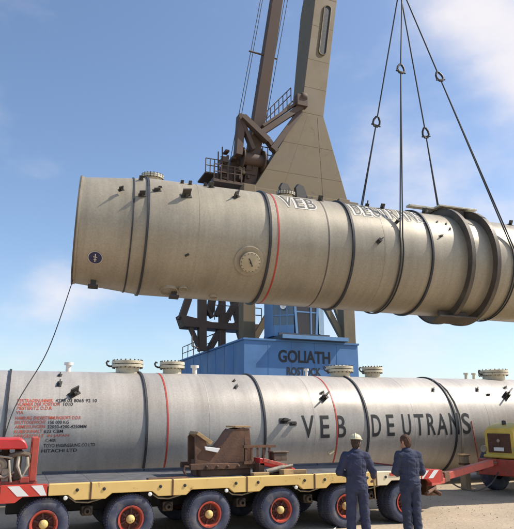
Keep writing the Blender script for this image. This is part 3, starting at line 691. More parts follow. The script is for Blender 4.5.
part('fuel_tank', MB().box((-.62, 10.98, 1.06), (-.17, 11.17, 1.26)), 'red_machine', pw, .03)

# ---- brown cradle on the deck
cr = thing('bolster_cradle', (3.9, 12.0, DZ), 'rusty brown steel cradle with a U-shaped saddle standing on the trailer deck', 'cradle')
def C(px, py, y=11.62): p = on_y(px, py, y); return (p[0], p[2])
U = [C(195, 466), C(195, 437), C(197, 434.6), C(203, 438)] + [C(207, 446), C(210, 449.5), C(216, 450), C(221, 447), C(226, 441), C(231, 433), C(234, 429.5)] + [C(244, 427.5), C(246, 466)]
part('saddle_plate', MB().prism(U, 11.62, 11.67), 'rust_brown', cr, .004)
part('saddle_plate', MB().prism(U, 12.12, 12.17), 'rust_brown', cr, .004)
for i in range(3, 10):
    (xa, za), (xb, zb) = U[i], U[i + 1]
    part('saddle_lining', MB().hexa([(xa, 11.63, za - .03), (xb, 11.63, zb - .03), (xb, 12.16, zb - .03), (xa, 12.16, za - .03)], [(xa, 11.60, za + .012), (xb, 11.60, zb + .012), (xb, 12.17, zb + .012), (xa, 12.17, za + .012)]), 'rust_brown', cr)
xa, za = U[2]; xb, zb = U[3]
part('wooden_pad', MB().hexa([(xa - .02, 11.58, za + .004), (xb + .16, 11.58, zb - .13), (xb + .16, 12.17, zb - .13), (xa - .02, 12.17, za + .004)], [(xa + .01, 11.58, za + .06), (xb + .2, 11.58, zb - .07), (xb + .2, 12.17, zb - .07), (xa + .01, 12.17, za + .06)]), 'wood', cr, .004)
px0, pz0 = C(205, 447.5); px1, pz1 = C(217, 450)
part('bearing_pad', MB().hexa([(px0, 11.57, pz0 - .05), (px1, 11.57, pz1 - .05), (px1, 12.1, pz1 - .05), (px0, 12.1, pz0 - .05)], [(px0 - .02, 11.57, pz0 + .02), (px1 + .05, 11.57, pz1 + .03), (px1 + .05, 12.1, pz1 + .03), (px0 - .02, 12.1, pz0 + .02)]), 'white_paint', cr, .006)
hx0, hz0 = U[-2]; hx1 = hx0 + .12
for y in (11.64, 11.9, 12.14):
    part('horn_rib', MB().prism([(hx0 + .003, hz0 - .01), (hx1, hz0 - .02), (hx1 + .06, 1.25), (hx0 + .003, 1.25)], y - .02, y + .02), 'rust_brown', cr)
part('horn_cap', MB().box((hx0 - .2, 11.6, hz0 - .002), (hx1 + .02, 12.19, hz0 + .035)), 'wood', cr, .005)
part('horn_side', MB().box((hx0 + .03, 11.67, 1.3), (hx0 + .06, 12.11, hz0 - .02)), 'rust_brown', cr)
bx0 = U[0][0]; bx1 = hx1 + .1
for yy in (11.50, 12.2): part('base_beam', MB().box((bx0 - .12, yy, DZ + .13), (bx1, yy + .10, DZ + .24)), 'rust_brown', cr, .006)
part('base_box', MB().box((bx0 + .05, 11.7, DZ + .002), (bx1 - .05, 12.1, DZ + .3)).box((bx0 + .1, 11.55, DZ + .003), (bx1 - .1, 12.25, DZ + .125)), 'rust_brown', cr, .006)
for k in range(5):
    xx = bx1 - .25 + k * .13
    part('guard_bar', MB().box((xx, 11.46, 1.22), (xx + .03, 11.50, 1.50)), 'rust_brown', cr)
part('guard_rail', MB().box((bx1 - .28, 11.45, 1.50), (bx1 + .42, 11.53, 1.55)).box((bx1 - .28, 11.45, 1.19), (bx1 + .42, 11.53, 1.24)), 'rust_brown', cr)
part('hook', MB().tube([(bx0 - .12, 11.55, 1.16), (bx0 - .22, 11.55, 1.17), (bx0 - .25, 11.55, 1.1), (bx0 - .2, 11.55, 1.03)], .025, 8), 'rust_brown', cr)
for k in range(6):
    part('rivet', MB().lathe([(0, .03), (.02, .026), (.03, .005)], (bx0 + .2 + k * .22, 11.50, DZ + .185), (0, -1, 0), 10), 'rust_brown', cr)
# ---- red jack and blocks beside the cradle
jk = thing('jack_frame', (5.1, 11.4, DZ), 'low red sloping jack frame with a brown valve box, next to the cradle', 'jack')
jx0 = on_y(257, 458, 11.4)[0]; jx1 = on_y(292, 470, 11.4)[0]
part('jack_beam', MB().hexa([(jx0, 11.25, 1.18), (jx1, 11.25, DZ + .03), (jx1, 11.6, DZ + .03), (jx0, 11.6, 1.18)], [(jx0, 11.25, 1.32), (jx1, 11.25, 1.10), (jx1, 11.6, 1.10), (jx0, 11.6, 1.32)]), 'red_machine', jk, .012)
part('jack_beam', MB().beam((jx0 + .05, 11.2, 1.28), (jx1 - .1, 11.2, 1.12), .05, .07), 'red_dull', jk, .006)
part('valve_box', MB().box((jx0 + .33, 11.3, 1.25), (jx0 + .62, 11.55, 1.40)).box((jx0 + .30, 11.28, 1.40), (jx0 + .66, 11.57, 1.43)), 'engine', jk, .008)
part('foot', MB().box((jx0 - .02, 11.25, DZ + .002), (jx0 + .1, 11.6, 1.22)).box((jx0 + .1, 11.25, DZ + .002), (jx1 + .05, 11.6, DZ + .05)), 'rust_brown', jk, .006)
part('cylinder', MB().tube([(jx0 + .12, 11.2, DZ + .08), (jx0 + .5, 11.18, 1.14)], .05, 12).tube([(jx0 + .5, 11.18, 1.14), (jx0 + .68, 11.17, 1.17)], .025, 10), 'engine_light', jk)
for i, (xx, yy, l_, h, rz, lab) in enumerate(((jx1 - .30, 11.02, .26, .13, .3, 'pale wooden block lying under the low end of the red jack frame'), (jx1 + .05, 11.2, .3, .10, -.15, 'flat wooden block just past the red jack frame'), (jx0 - .1, 11.0, .34, .09, .1, 'wooden block lying between the cradle and the red jack frame'))):
    M = Matrix.Translation((xx, yy, DZ + .002)) @ Matrix.Rotation(rz, 4, 'Z')
    mb = MB().box((-l_ / 2, -.07, 0), (l_ / 2, .07, h), M)
    solo('wooden_block', mb, 'wood', (xx, yy, DZ), lab, 'block', .006)
mb = MB().box((2.35, 10.98, DZ + .002), (3.1, 11.2, DZ + .05)); solo('steel_plate', mb, 'rust_brown', (2.7, 11.1, DZ), 'flat rusty steel plate lying on the deck before the cradle', 'plate', .004)

# ---- post in the ground by the tractor
px, py, _ = on_z(466.5, 490)
po = thing('timber_post', (px, py, 0), 'short square tan timber post standing between the trailer drawbar and the column', 'post')
part('post', MB().box((px - .11, py - .11, -.05), (px + .11, py + .11, .98)), 'timber', po, .012)
part('post_band', MB().box((px - .118, py - .118, .72), (px + .118, py + .118, .78)), 'rust_brown', po)
part('post_cap', MB().box((px - .14, py - .14, .982), (px + .14, py + .14, 1.03)), 'wood', po, .008)

# ------------------------------------------------------------------ tractor (partly in the picture)
tk = thing('towing_tractor', (13.05, 13.66, 0), 'yellow nosed towing tractor with brown grille and red bumper frame', 'tractor', rot=(0, 0, R_(13)))
def hoodprof(w_, z0, z1, r=.16, n=6):
    pts = [(-w_, z0), (-w_, z1 - r)] + [(-w_ + r - r * math.cos(a), z1 - r + r * math.sin(a)) for a in [math.pi / 2 * k / n for k in range(1, n + 1)]]
    return pts + [(-x, z) for x, z in reversed(pts)]
hp0 = hoodprof(.50, .98, 1.86); hp1 = hoodprof(.56, .98, 2.0)
n_ = len(hp0)
mb = MB(); mb.add([(-.0, y, z) for y, z in hoodprof(.46, 1.0, 1.80)] + [(.10, y, z) for y, z in hp0] + [(.5, y, z) for y, z in hoodprof(.54, .98, 1.96)] + [(2.7, y, z) for y, z in hp1],
       [tuple(range(n_))] + [(j * n_ + i, j * n_ + (i + 1) % n_, (j + 1) * n_ + (i + 1) % n_, (j + 1) * n_ + i) for j in range(3) for i in range(n_)] + [tuple(range(4 * n_ - 1, 3 * n_ - 1, -1))])
part('bonnet', mb, 'tractor_yellow', tk, 0, True, 40)
part('grille', MB().box((-.02, -.36, 1.13), (-.002, .36, 1.66)), 'grille', tk, 0, True)
for k in range(11): part('grille_bar', MB().box((-.035, -.35, 1.16 + k * .046), (-.021, .35, 1.175 + k * .046)), 'rust_brown', tk, 0, True)
part('grille_bar', MB().box((-.045, -.02, 1.14), (-.036, .02, 1.65)), 'rust_brown', tk, 0, True)
part('emblem', MB().lathe([(0, .05), (-.012, .045), (-.014, .001)], (-.046, 0, 1.46), (1, 0, 0), 16), 'engine_light', tk, 0, True)
part('number_plate', MB().box((-.06, -.16, 1.18), (-.047, .16, 1.28)), 'white_paint', tk, .004, True)
part('nose_lip', MB().box((-.08, -.52, .98), (.3, .52, 1.08)), 'tractor_yellow', tk, .03, True)
bmp = part('bumper', MB().box((-.24, -.85, .52), (-.02, .62, .96)), 'red_dull', tk, .025, True)
part('tow_jaw', MB().box((-.42, -.02, .80), (-.24, .22, .98)), 'red_dull', bmp, .015, True)
for yy in (-.6, .45): part('bumper_bolt', MB().lathe([(0, .03), (-.03, .028), (-.031, .001)], (-.24, yy, .86), (1, 0, 0), 10), 'bolt', bmp, 0, True)
for yy in (-.72, .52): part('shackle_ring', MB().tube([(-.27, yy + .07 * math.cos(a), .72 + .09 * math.sin(a)) for a in [2 * math.pi * k / 14 for k in range(14)]], .018, 6, closed=True), 'rust_brown', bmp, 0, True)
part('chassis', MB().box((-.02, -.42, .50), (5.4, .42, .97)), 'chassis', tk, .02, True)
part('mudguard', MB().box((.3, -1.02, 1.28), (1.66, -.58, 1.32)), 'tractor_yellow', tk, .02, True)
part('mudguard', MB().box((.95, .58, 1.26), (1.7, .95, 1.30)), 'tractor_yellow', tk, .02, True)
part('cab', MB().box((2.7, -1.0, .98), (4.1, 1.0, 1.75)).box((2.75, -.95, 2.45), (4.1, .95, 2.6)), 'tractor_yellow', tk, .05, True)
for x in (2.78, 4.02):
    for y in (-.93, .93): part('cab_post', MB().box((x - .04, y - .04, 1.75), (x + .04, y + .04, 2.45)), 'tractor_yellow', tk, 0, True)
part('windscreen', MB().box((2.77, -.88, 1.76), (2.785, .88, 2.44)), 'cab_glass', tk, 0, True)
for y in (-.94, .93): part('side_window', MB().box((2.83, y, 1.76), (3.97, y + .012, 2.44)), 'cab_glass', tk, 0, True)
part('ballast_box', MB().box((4.15, -1.05, 1.3), (5.6, 1.05, 1.8)), 'red_dull', tk, .03, True)
for yy in (-.47, .47): part('headlamp', MB().lathe([(.1, .10), (-.02, .10), (-.04, .085), (-.03, .005)], (.0, yy * 1.12, 1.22), (1, 0, 0), 20, True), 'engine_light', tk, 0, True)
part('bonnet_seam', MB().box((.52, -.545, 1.30), (2.6, .545, 1.315)), 'grille', tk, 0, True)
part('filler_cap', MB().lathe([(1.9, .06), (2.0, .06), (2.02, .05), (2.03, .005)], (.32, 0, 0), (0, 0, 1), 16), 'lug', tk, 0, True)
part('exhaust_stack', MB().tube([(.62, -.30, 1.9), (.62, -.30, 2.2)], .055, 12).tube([(.62, -.30, 2.2), (.62, -.30, 2.75)], .035, 12), 'lug', tk, 0, True)
for x, rr in ((.98, .62), (4.6, .62)):
    for y, rot in ((-1.02, 0), (1.02, math.pi)):
        sc = rr / WR
        wh = link('wheel', wm, tk, (x, y, rr), (0, .3, rot)); wh.scale = (sc, 1.4, sc)
        for nm, me in (('tyre', tm), ('wheel_disc', wb), ('hub_cap', hub)): link(nm, me, wh)
part('axle', MB().tube([(.98, -.8, .62), (.98, .8, .62)], .07, 10).tube([(4.6, -.8, .62), (4.6, .8, .62)], .09, 10), 'chassis', tk, 0, True)
p0 = on_z(484, 489); p1 = on_z(506, 497)
solo('air_hose', MB().tube(spline([Vector(p) for p in ((10.2, 12.6, .62), (10.9, 12.95, .35), (11.6, 13.15, .22), (12.25, 13.3, .35), (12.75, 13.5, .62))]), .018, 6), 'lug', (11.4, 13.1, .2), 'black air hose sagging below the red drawbar', 'hose')

# ------------------------------------------------------------------ crane
CX = 19.1
ck = thing('floating_crane', (17, 40, -1.8), 'floating crane with blue deckhouse lettered GOLIATH ROSTOCK and tall beige box mast', 'crane')
part('pontoon', MB().prism([(-6, -1.2), (-4, -2.6), (44, -2.6), (46, -1.2), (46, .9), (-6, .9)], 31, 56), 'pontoon', ck, .1)
HX0, HX1, HY0, HY1, HZ = 12.87, 21.05, 34, 49.5, 6.88
part('deckhouse', MB().box((HX0, HY0, .9), (HX1, HY1, HZ)), 'crane_blue', ck)
part('roof_edge', MB().box((HX0 - .08, HY0 - .08, HZ + .002), (HX1 + .08, HY1 + .08, HZ + .12)), 'crane_blue', ck)
for k in range(1, 5):
    part('plate_seam', MB().box((HX0 + k * 1.64 - .02, HY0 - .012, .95), (HX0 + k * 1.64 + .02, HY0 - .001, HZ - .02)), 'crane_blue', ck)
for k in range(1, 8):
    part('plate_seam', MB().box((HX0 - .014, HY0 + k * 1.9 - .03, .95), (HX0 - .001, HY0 + k * 1.9 + .03, HZ - .02)), 'crane_blue', ck)
def flat_text(mb, s, x0, x1, z0, z1, y, bold):
    bm = text_sheet(s, bold)
    for i, v in enumerate(bm.verts): v.index = i
    mb.add([(x0 + v.co.x * (x1 - x0), y, z0 + v.co.y * (z1 - z0)) for v in bm.verts], [[v.index for v in f.verts] for f in bm.faces]); bm.free()
sg = MB(); yS = HY0 - .02
a = on_y(278.5, 364, yS); b = on_y(330, 351, yS); flat_text(sg, 'GOLIATH', a[0], b[0], on_y(300, 363, yS)[2], on_y(300, 350.5, yS)[2], yS, .028)
a = on_y(287, 372, yS); b = on_y(321, 372, yS); flat_text(sg, 'ROSTOCK', a[0], b[0], on_y(304, 375.5, yS)[2], on_y(304, 367.5, yS)[2], yS, .03)
part('name_lettering', sg, 'letter_black', ck)['label'] = 'black letters GOLIATH ROSTOCK'
# front columns, braces
yc = 37.0
def Xc(px, y=yc): return on_y(px, 340, y)[0]
cz1 = 18.7
for pxa, pxb in ((243, 255.5), (344.5, 356)):
    part('column', MB().box((Xc(pxa), yc, HZ + .12), (Xc(pxb), yc + .9, cz1)), 'crane_beige', ck, .03)
yb = yc + .3
BK = [0]
def brace(name, p, q, y, w_, m, depth=.3):
    BK[0] += 1; y = y + (BK[0] % 7) * .07; depth = depth + (BK[0] % 5) * .013
    a = Vector(on_y(p[0], p[1], y)); b = Vector(on_y(q[0], q[1], y))
    for e_, py_ in ((a, p[1]), (b, q[1])):
        if 333 <= py_ < 360: e_.z = HZ + .05
    return part(name, MB().beam(a, b, depth, w_, (0, 0, 1)), m, ck)
brace('brace', (322, 300), (349, 342), yc + .4, .42, 'crane_beige')
brace('brace', (279, 296), (250, 340), yc + .4, .42, 'crane_beige')
brace('brace', (352, 338), (331, 296), yc + 4, .25, 'crane_beige')
brace('brace', (262, 338), (276, 300), yc + 4, .25, 'crane_brown')

brace('hand_rail', (326, 336), (352, 339), yc - .2, .05, 'crane_beige', .05)
part('cross_beam', MB().box((Xc(255.5), yc + .05, 12.2), (Xc(344.5), yc + .8, 13.1)), 'crane_beige', ck, .02)
# rear columns (dark)
for px, y, ww in ((352, 44, .6),):
    part('column', MB().box((on_y(px, 340, y)[0] - ww / 2, y, HZ + .12), (on_y(px, 340, y)[0] + ww / 2, y + ww, 18.6)), 'crane_brown', ck)
# mast: box mast leaning forward, flared foot
def mast_sec(cx, y, z, hw, dep): return [(cx - hw, y, z), (cx + hw, y, z), (cx + hw, y + dep, z), (cx - hw, y + dep, z)]
secs = [mast_sec(CX + .02, 38.0, 18.65, 4.18, 1.1), mast_sec(20.2, 37.95, 26.1, 1.02, 1.9), mast_sec(21.85, 37.9, 37.6, 1.04, 3.0), mast_sec(22.8, 37.88, 44.5, 1.0, 2.4)]
part('mast_foot', MB().hexa(secs[0], secs[1]), 'crane_beige', ck, .02)
part('mast', MB().hexa(secs[1], secs[2]), 'crane_beige', ck, .02)
part('mast', MB().hexa(secs[2], secs[3]), 'crane_beige', ck, .02)
part('foot_beam', MB().box((CX - 4.9, 37.2, 17.7), (CX + 4.6, 39, 18.64)), 'crane_beige', ck, .03)
for z0_, z1_, fr in ((18.7, 25.9, -.42), (18.7, 25.9, .45)):
    xa_ = CX + .02 + 4.18 * fr; xb_ = 20.2 + 1.02 * fr
    part('plate_seam', MB().beam((xa_, 38.008, z0_), (xb_, 37.962, z1_), .03, .04), 'crane_beige', ck)
for z_ in (28.5, 31.2, 34.6):
    f = (z_ - 26.1) / 11.5; xc_ = 20.2 + 1.65 * f
    part('plate_seam', MB().box((xc_ - 1.0, 37.95 - .05 * f - .008, z_), (xc_ + 1.0, 37.95 - .05 * f + .02, z_ + .05)), 'crane_beige', ck)
for z_ in (20.6, 23.2):
    f = (z_ - 18.65) / 7.45; hw_ = 4.18 + (1.02 - 4.18) * f; xc_ = CX + .02 + 1.08 * f
    part('plate_seam', MB().box((xc_ - hw_ + .05, 38 - .05 * f - .008, z_), (xc_ + hw_ - .05, 38 - .05 * f + .02, z_ + .05)), 'crane_beige', ck)
# slot in mast face
def mast_pt(z, dx, off=.03):
    f = (z - 26.1) / (37.6 - 26.1); return (20.2 + 1.65 * f + dx, 37.95 - .05 * f - off, z)
slot = []
zt, zb, sw = 36.6, 32.2, .33
cxs = .22
for k in range(9): a = math.pi * k / 8; slot.append(mast_pt(zt + sw * math.sin(a), cxs + sw * math.cos(a)))
for k in range(9): a = math.pi + math.pi * k / 8; slot.append(mast_pt(zb + sw * math.sin(a), cxs + sw * math.cos(a)))
part('mast_slot', MB().add(slot, [tuple(range(18))]), 'letter_black', ck)
fr = [(p[0], p[1] - .02, p[2]) for p in slot]
part('slot_frame', MB().tube(fr, .05, 6, closed=True), 'crane_beige', ck)
# derrick strut left of the mast, dark
pA = Vector(on_y(248, 152, 39)); pB = Vector(on_y(276, -6, 37)); pC = pB + (pB - pA) * .35
def taper(p, q, w0, w1, d0, d1):
    p, q = Vector(p), Vector(q)
    return MB().hexa([(p.x - w0, p.y - d0, p.z), (p.x + w0, p.y - d0, p.z), (p.x + w0, p.y + d0, p.z), (p.x - w0, p.y + d0, p.z)], [(q.x - w1, q.y - d1, q.z), (q.x + w1, q.y - d1, q.z), (q.x + w1, q.y + d1, q.z), (q.x - w1, q.y + d1, q.z)])
part('derrick_strut', taper(pA - Vector((0, 0, 3)), pC, .50, .44, .4, .4), 'crane_brown', ck, .03)
for py in (52,):
    q = Vector(on_y(263, py, 37.4)); part('strut_bar', MB().tube([Vector(on_y(249, 51, 37.4)), Vector(on_y(277, 59, 37.4))], .07, 6), 'crane_brown', ck)
# stays
for a, b in (((262, -8), (228, 172)), ((264, -8), (231, 172)), ((286, -8), (262, 128)), ((289, -8), (265, 128))):
    part('stay_wire', MB().tube([Vector(on_y(*a, 38)), Vector(on_y(*b, 39.5))], .028, 5), 'wire', ck)
# brackets linking strut and mast
for p, q, ww in (((241, 116), (238, 156), .75), ((243, 117), (268, 141), .42), ((260, 134), (304, 105), .42), ((262, 127), (300, 101), .2), ((266, 142), (258, 130), .3), ((253, 150), (240, 118), .3), ((272, 150), (300, 112), .45), ((268, 141), (276, 152), .35)):
    brace('linkage', p, q, 37.6, ww, 'crane_brown', .5)
part('sheave_block', MB().lathe([(-.25, .35), (-.2, .42), (.2, .42), (.25, .35), (.25, .01)], on_y(303, 98, 37.5), (1, 0, 0), 18, True).box(tuple(Vector(on_y(297, 104, 37.5)) - Vector((.1, .3, .2))), tuple(Vector(on_y(305, 97, 37.5)) + Vector((.1, .3, .0)))), 'crane_brown', ck, .02)
# machinery platform high on the left
pl0 = on_y(213, 185, 39); pl1 = on_y(266, 152, 39)
mh = [on_y(a_, b_, 38.9) for a_, b_ in ((214, 189), (214, 176), (221, 171), (229, 168), (233, 155), (243, 157), (249, 151), (262, 153), (267, 166), (262, 189))]
part('machine_house', MB().prism([(p[0], p[2]) for p in mh], 38.9, 42), 'crane_brown', ck, .03)
for a_, b_, c_, d_ in ((219, 186, 229, 175), (233, 182, 243, 168), (247, 184, 257, 172), (236, 165, 246, 159)):
    u0 = on_y(a_, b_, 38.9); u1 = on_y(c_, d_, 38.9); part('access_panel', MB().box((u0[0], 38.78, u0[2]), (u1[0], 38.897, u1[2])), 'crane_brown', ck, .02)
for a_, b_ in ((224, 170), (240, 156), (252, 150), (258, 151), (265, 164)):
    u0 = on_y(a_, b_, 38.8); part('pulley', MB().lathe([(-.12, .34), (-.06, .26), (.06, .26), (.12, .34), (.12, .01)], (u0[0], 38.8, u0[2]), (.5, 1, 0), 16, True), 'crane_brown', ck)
rg = random.Random(11)
for k in range(16):
    u0 = on_y(rg.uniform(217, 264), rg.uniform(152, 186), 38.55); w_, h_ = rg.uniform(.15, .5), rg.uniform(.15, .55)
    part('machine_fitting', MB().box((u0[0], 38.35 - k * .012, u0[2]), (u0[0] + w_, 38.95, u0[2] + h_)), 'crane_beige' if k % 4 == 0 else 'crane_brown', ck, .03)
for k in range(7):
    u0 = on_y(rg.uniform(216, 262), rg.uniform(155, 186), 38.4); u1 = on_y(rg.uniform(216, 262), rg.uniform(155, 186), 38.4)
    part('pipe', MB().tube([u0, (u0[0], 38.3 - k * .03, u1[2]), u1], .045, 6), 'crane_brown', ck)
for x_, h_ in ((218, 1.5), (222, 1.9), (227, 1.2)):
    u0 = on_y(x_, 170, 38.7); part('post', MB().tube([(u0[0], 38.7, 19.2), (u0[0], 38.7, u0[2] + h_)], .05, 6), 'crane_brown', ck)
part('platform', MB().box((pl0[0] - .3, 38.0, 18.95), (pl1[0] + 1.6, 42.6, 19.18)), 'crane_brown', ck, .02)
part('winch_drum', MB().lathe([(-.9, .7), (-.9, .85), (-.8, .85), (-.8, .5), (.8, .5), (.8, .85), (.9, .85), (.9, .05)], on_y(252, 160, 38.4), (1, 0, 0), 22, True), 'crane_brown', ck)
part('winch_motor', MB().box(tuple(on_y(246, 160, 38.5) + np.array([0, 0, -.2])), tuple(on_y(262, 151, 38.5) + np.array([0, 1.2, 0]))), 'crane_beige', ck, .1)
def railing(y, x0, x1, z0, h, n, z_slope=0.0, m='crane_brown'):
    mb = MB()
    for k in range(n + 1):
        x = x0 + (x1 - x0) * k / n; z = z0 + z_slope * (x - x0); mb.tube([(x, y, z), (x, y, z + h)], .04, 5)
    for hh in (h * .5, h): mb.tube([(x0, y, z0 + hh), (x1, y, z0 + z_slope * (x1 - x0) + hh)], .04, 5)
    return part('railing', mb, m, ck)
railing(38.0, pl0[0] - .25, pl0[0] + 1.9, 19.18, 1.15, 4)
railing(40.2, pl0[0] - .25, pl0[0] + 1.2, 20.6, 1.15, 4)
part('platform', MB().box((pl0[0] - .3, 40.1, 20.45), (pl0[0] + 1.4, 42.2, 20.58)), 'crane_brown', ck)
railing(42.5, pl0[0] - .25, pl0[0] + 3, 19.18, 1.15, 5)
ra = on_y(256, 128, 39); rb = on_y(292, 92, 38.4)
railing(38.6, ra[0], rb[0], ra[2] - .8, 1.3, 8, (rb[2] - ra[2]) / (rb[0] - ra[0]))
part('stairway', MB().beam((ra[0], 38.7, ra[2] - .9), (rb[0], 38.7, rb[2] - .9), .9, .12), 'crane_brown', ck)
ra = on_y(254, 156, 39.5); railing(39.8, ra[0], ra[0] + 2.2, ra[2] - .2, 1.3, 5)
# lower rear works: dark platform, legs and diagonals
yl_ = 41.5
for p, q, ww in (((202, 290), (202, 352), .62), ((222, 290), (222, 345), .32), ((192, 288), (181, 320), .5), ((208, 346), (236, 302), .42), ((231, 292), (246, 334), .4), ((214, 290), (209, 316), .34), ((238, 290), (238, 322), .22), ((196, 290), (212, 318), .2), ((186, 318), (201, 346), .25), ((216, 316), (227, 290), .3), ((245, 345), (236, 322), .3)):
    brace('rear_leg', p, q, yl_, ww, 'crane_brown', .5)
pa = on_y(179, 322, yl_); pb = on_y(246, 322, yl_)
part('rear_platform', MB().prism([(pa[0], pa[2] + .55), (pa[0] + .35, pa[2] - .35), (pb[0] + 1.2, pb[2] - .75), (pb[0] + 1.2, pb[2] - .15), (pa[0] + 2.5, pa[2] + .1)], yl_ - .3, yl_ + 1.2), 'crane_brown', ck, .03)
railing(yl_ - .7, pa[0] + 2.5, pb[0] + 1, pb[2] - .1, 1.1, 6)
rz = HZ + .12
part('ladder', MB().tube([on_y(192, 332, 40), on_y(192, 346, 40)], .05, 5).tube([on_y(192, 346, 40), on_y(198, 348, 40)], .05, 5), 'crane_brown', ck)
mb = MB()
for k in range(7): mb.tube([(HX0 + .1, 39 + k * 1.7, rz), (HX0 + .1, 39 + k * 1.7, rz + 1.1)], .035, 5)
mb.tube([(HX0 + .1, 39, rz + 1.1), (HX0 + .1, 49.2, rz + 1.1)], .035, 5).tube([(HX0 + .1, 39, rz + .55), (HX0 + .1, 49.2, rz + .55)], .035, 5)
part('railing', mb, 'crane_brown', ck)
# operator's cab at the front edge of the roof
cx0, cx1 = on_y(276, 330, HY0 + .3)[0], on_y(329, 330, HY0 + .3)[0]
cz0, czt = HZ + .45, 10.6
part('cab_floor', MB().box((cx0 + .1, HY0 - .45, HZ + .13), (cx1 + 1.0, HY0 + 2.4, HZ + .42)), 'dark_grey', ck, .03)
cabp = part('cab_wall', MB().box((cx0, HY0 + .9, cz0), (cx0 + 1.15, HY0 + 2.3, czt)), 'cab_blue', ck, .03)
part('cab_wall', MB().box((cx1 - .9, HY0 + .95, cz0), (cx1, HY0 + 2.3, czt)), 'cab_blue', ck, .03)
part('cab_back', MB().box((cx0 + 1.15, HY0 + 2.1, cz0), (cx1 - .9, HY0 + 2.3, czt)), 'cab_dark', cabp)
part('cab_seat', MB().box((cx0 + 1.7, HY0 + 1.1, cz0), (cx0 + 2.4, HY0 + 1.8, cz0 + .6)).box((cx0 + 1.7, HY0 + 1.6, cz0 + .6), (cx0 + 2.4, HY0 + 1.8, cz0 + 1.5)), 'cab_dark', cabp, .05)
part('cab_roof', MB().box((cx0 - .1, HY0 - .05, czt + .003), (cx1 + .1, HY0 + 2.4, czt + .15)), 'cab_blue', cabp, .03)
gx = [cx0 + .85, cx0 + 1.2, cx0 + 2.25, cx1 - .85, cx1 - .55]
yA = HY0 + .1
for i, x in enumerate((gx[1], gx[2] + .2, gx[3])):
    part('cab_post', MB().beam((x + (.22 if i == 0 else -.22 if i == 2 else 0), yA + .05, cz0), (x, yA, czt), .10 if i == 1 else .16, .12), 'cab_blue', cabp)
part('cab_rail', MB().box((gx[1], yA - .01, cz0 + 1.55), (gx[3], yA + .06, cz0 + 1.64)), 'cab_blue', cabp)
part('cab_sill', MB().box((cx0 + .1, yA - .06, cz0 - .02), (cx1 - .1, yA + .1, cz0 + .14)), 'dark_grey', cabp)
mat('cab_glass_tint', (.34, .22, .15), .05, 0, .02, spec=.6, trans=.9)
for x0, x1 in ((gx[1] + .1, gx[2] + .14), (gx[2] + .26, gx[3] - .1)):
    for z0, z1 in ((cz0 + .16, cz0 + 1.54), (cz0 + 1.66, czt - .02)):
        part('window_pane', MB().box((x0, yA + .02, z0), (x1, yA + .03, z1)), 'cab_glass_tint', cabp)
part('side_window', MB().hexa([(cx0 + .05, HY0 + .85, cz0 + .2), (gx[1], yA + .03, cz0 + .2), (gx[1], yA + .06, cz0 + .2), (cx0 + .05, HY0 + .89, cz0 + .2)], [(cx0 + .05, HY0 + .85, czt - .05), (gx[1], yA + .03, czt - .05), (gx[1], yA + .06, czt - .05), (cx0 + .05, HY0 + .89, czt - .05)]), 'cab_glass', cabp)
part('side_window', MB().hexa([(cx1 - .05, HY0 + .9, cz0 + .2), (gx[3], yA + .03, cz0 + .2), (gx[3], yA + .06, cz0 + .2), (cx1 - .05, HY0 + .94, cz0 + .2)], [(cx1 - .05, HY0 + .9, czt - .05), (gx[3], yA + .03, czt - .05), (gx[3], yA + .06, czt - .05), (cx1 - .05, HY0 + .94, czt - .05)]), 'cab_glass', cabp)
for f_ in (.33, .66):
    xa_ = cx0 + .05 + (gx[1] - cx0 - .05) * f_; ya_ = HY0 + .85 + (yA + .03 - HY0 - .85) * f_
    part('mullion', MB().box((xa_ - .03, ya_ - .05, cz0 + .2), (xa_ + .03, ya_ - .01, czt - .05)), 'cab_blue', cabp)
part('mullion', MB().beam((cx0 + .05, HY0 + .82, cz0 + 1.35), (gx[1], yA, cz0 + 1.35), .05, .09), 'cab_blue', cabp)
part('side_panel', MB().hexa([(cx0 + .04, HY0 + .80, cz0), (gx[1], yA - .02, cz0), (gx[1], yA + .02, cz0), (cx0 + .04, HY0 + .84, cz0)], [(cx0 + .04, HY0 + .80, cz0 + .7), (gx[1], yA - .02, cz0 + .7), (gx[1], yA + .02, cz0 + .7), (cx0 + .04, HY0 + .84, cz0 + .7)]), 'cab_blue', cabp)
part('search_light', MB().lathe([(0, .02), (0, .16), (-.12, .2), (-.14, .19), (-.1, .02)], (cx0 + .5, HY0 + .3, cz0 + 1.9), (.3, 1, 0), 18), 'white_paint', cabp)
part('balcony_lip', MB().box((cx0 + .1, HY0 - .52, HZ + .16), (cx1 + 1.0, HY0 - .453, HZ + .40)), 'cab_blue', ck)
# jib out to the hook (above the picture)
top = Vector((22.7, 38.6, 43.5)); tip = Vector((hookP.x, hookP.y, 47.5)); tail = top - (tip - top) * .06
mb = MB()
sidev = (tip - top).cross(Vector((0, 0, 1))).normalized()
for sgn in (-1, 1):
    mb.beam(tail + sidev * .8 * sgn, tip + sidev * .25 * sgn, .28, .28)
mb.beam(tail + Vector((0, 0, 1.6)), tip + Vector((0, 0, .5)), .28, .28)
for k in range(14):
    f0, f1 = k / 14, (k + 1) / 14
    for sgn in (-1, 1):
        a = tail.lerp(tip, f0) + sidev * sgn * (.8 - .55 * f0); b = tail.lerp(tip, f1) + Vector((0, 0, 1.6 - 1.1 * f1)); mb.beam(a, b, .12, .12)
part('jib', mb, 'crane_beige', ck)
part('jib_link', MB().beam(pC, tail + Vector((0, 0, .5)), .3, .3), 'crane_brown', ck)
part('hoist_rope', MB().tube([tip, Vector((hookP.x, hookP.y, hookP.z + 2.6))], .05, 8), 'wire', ck)

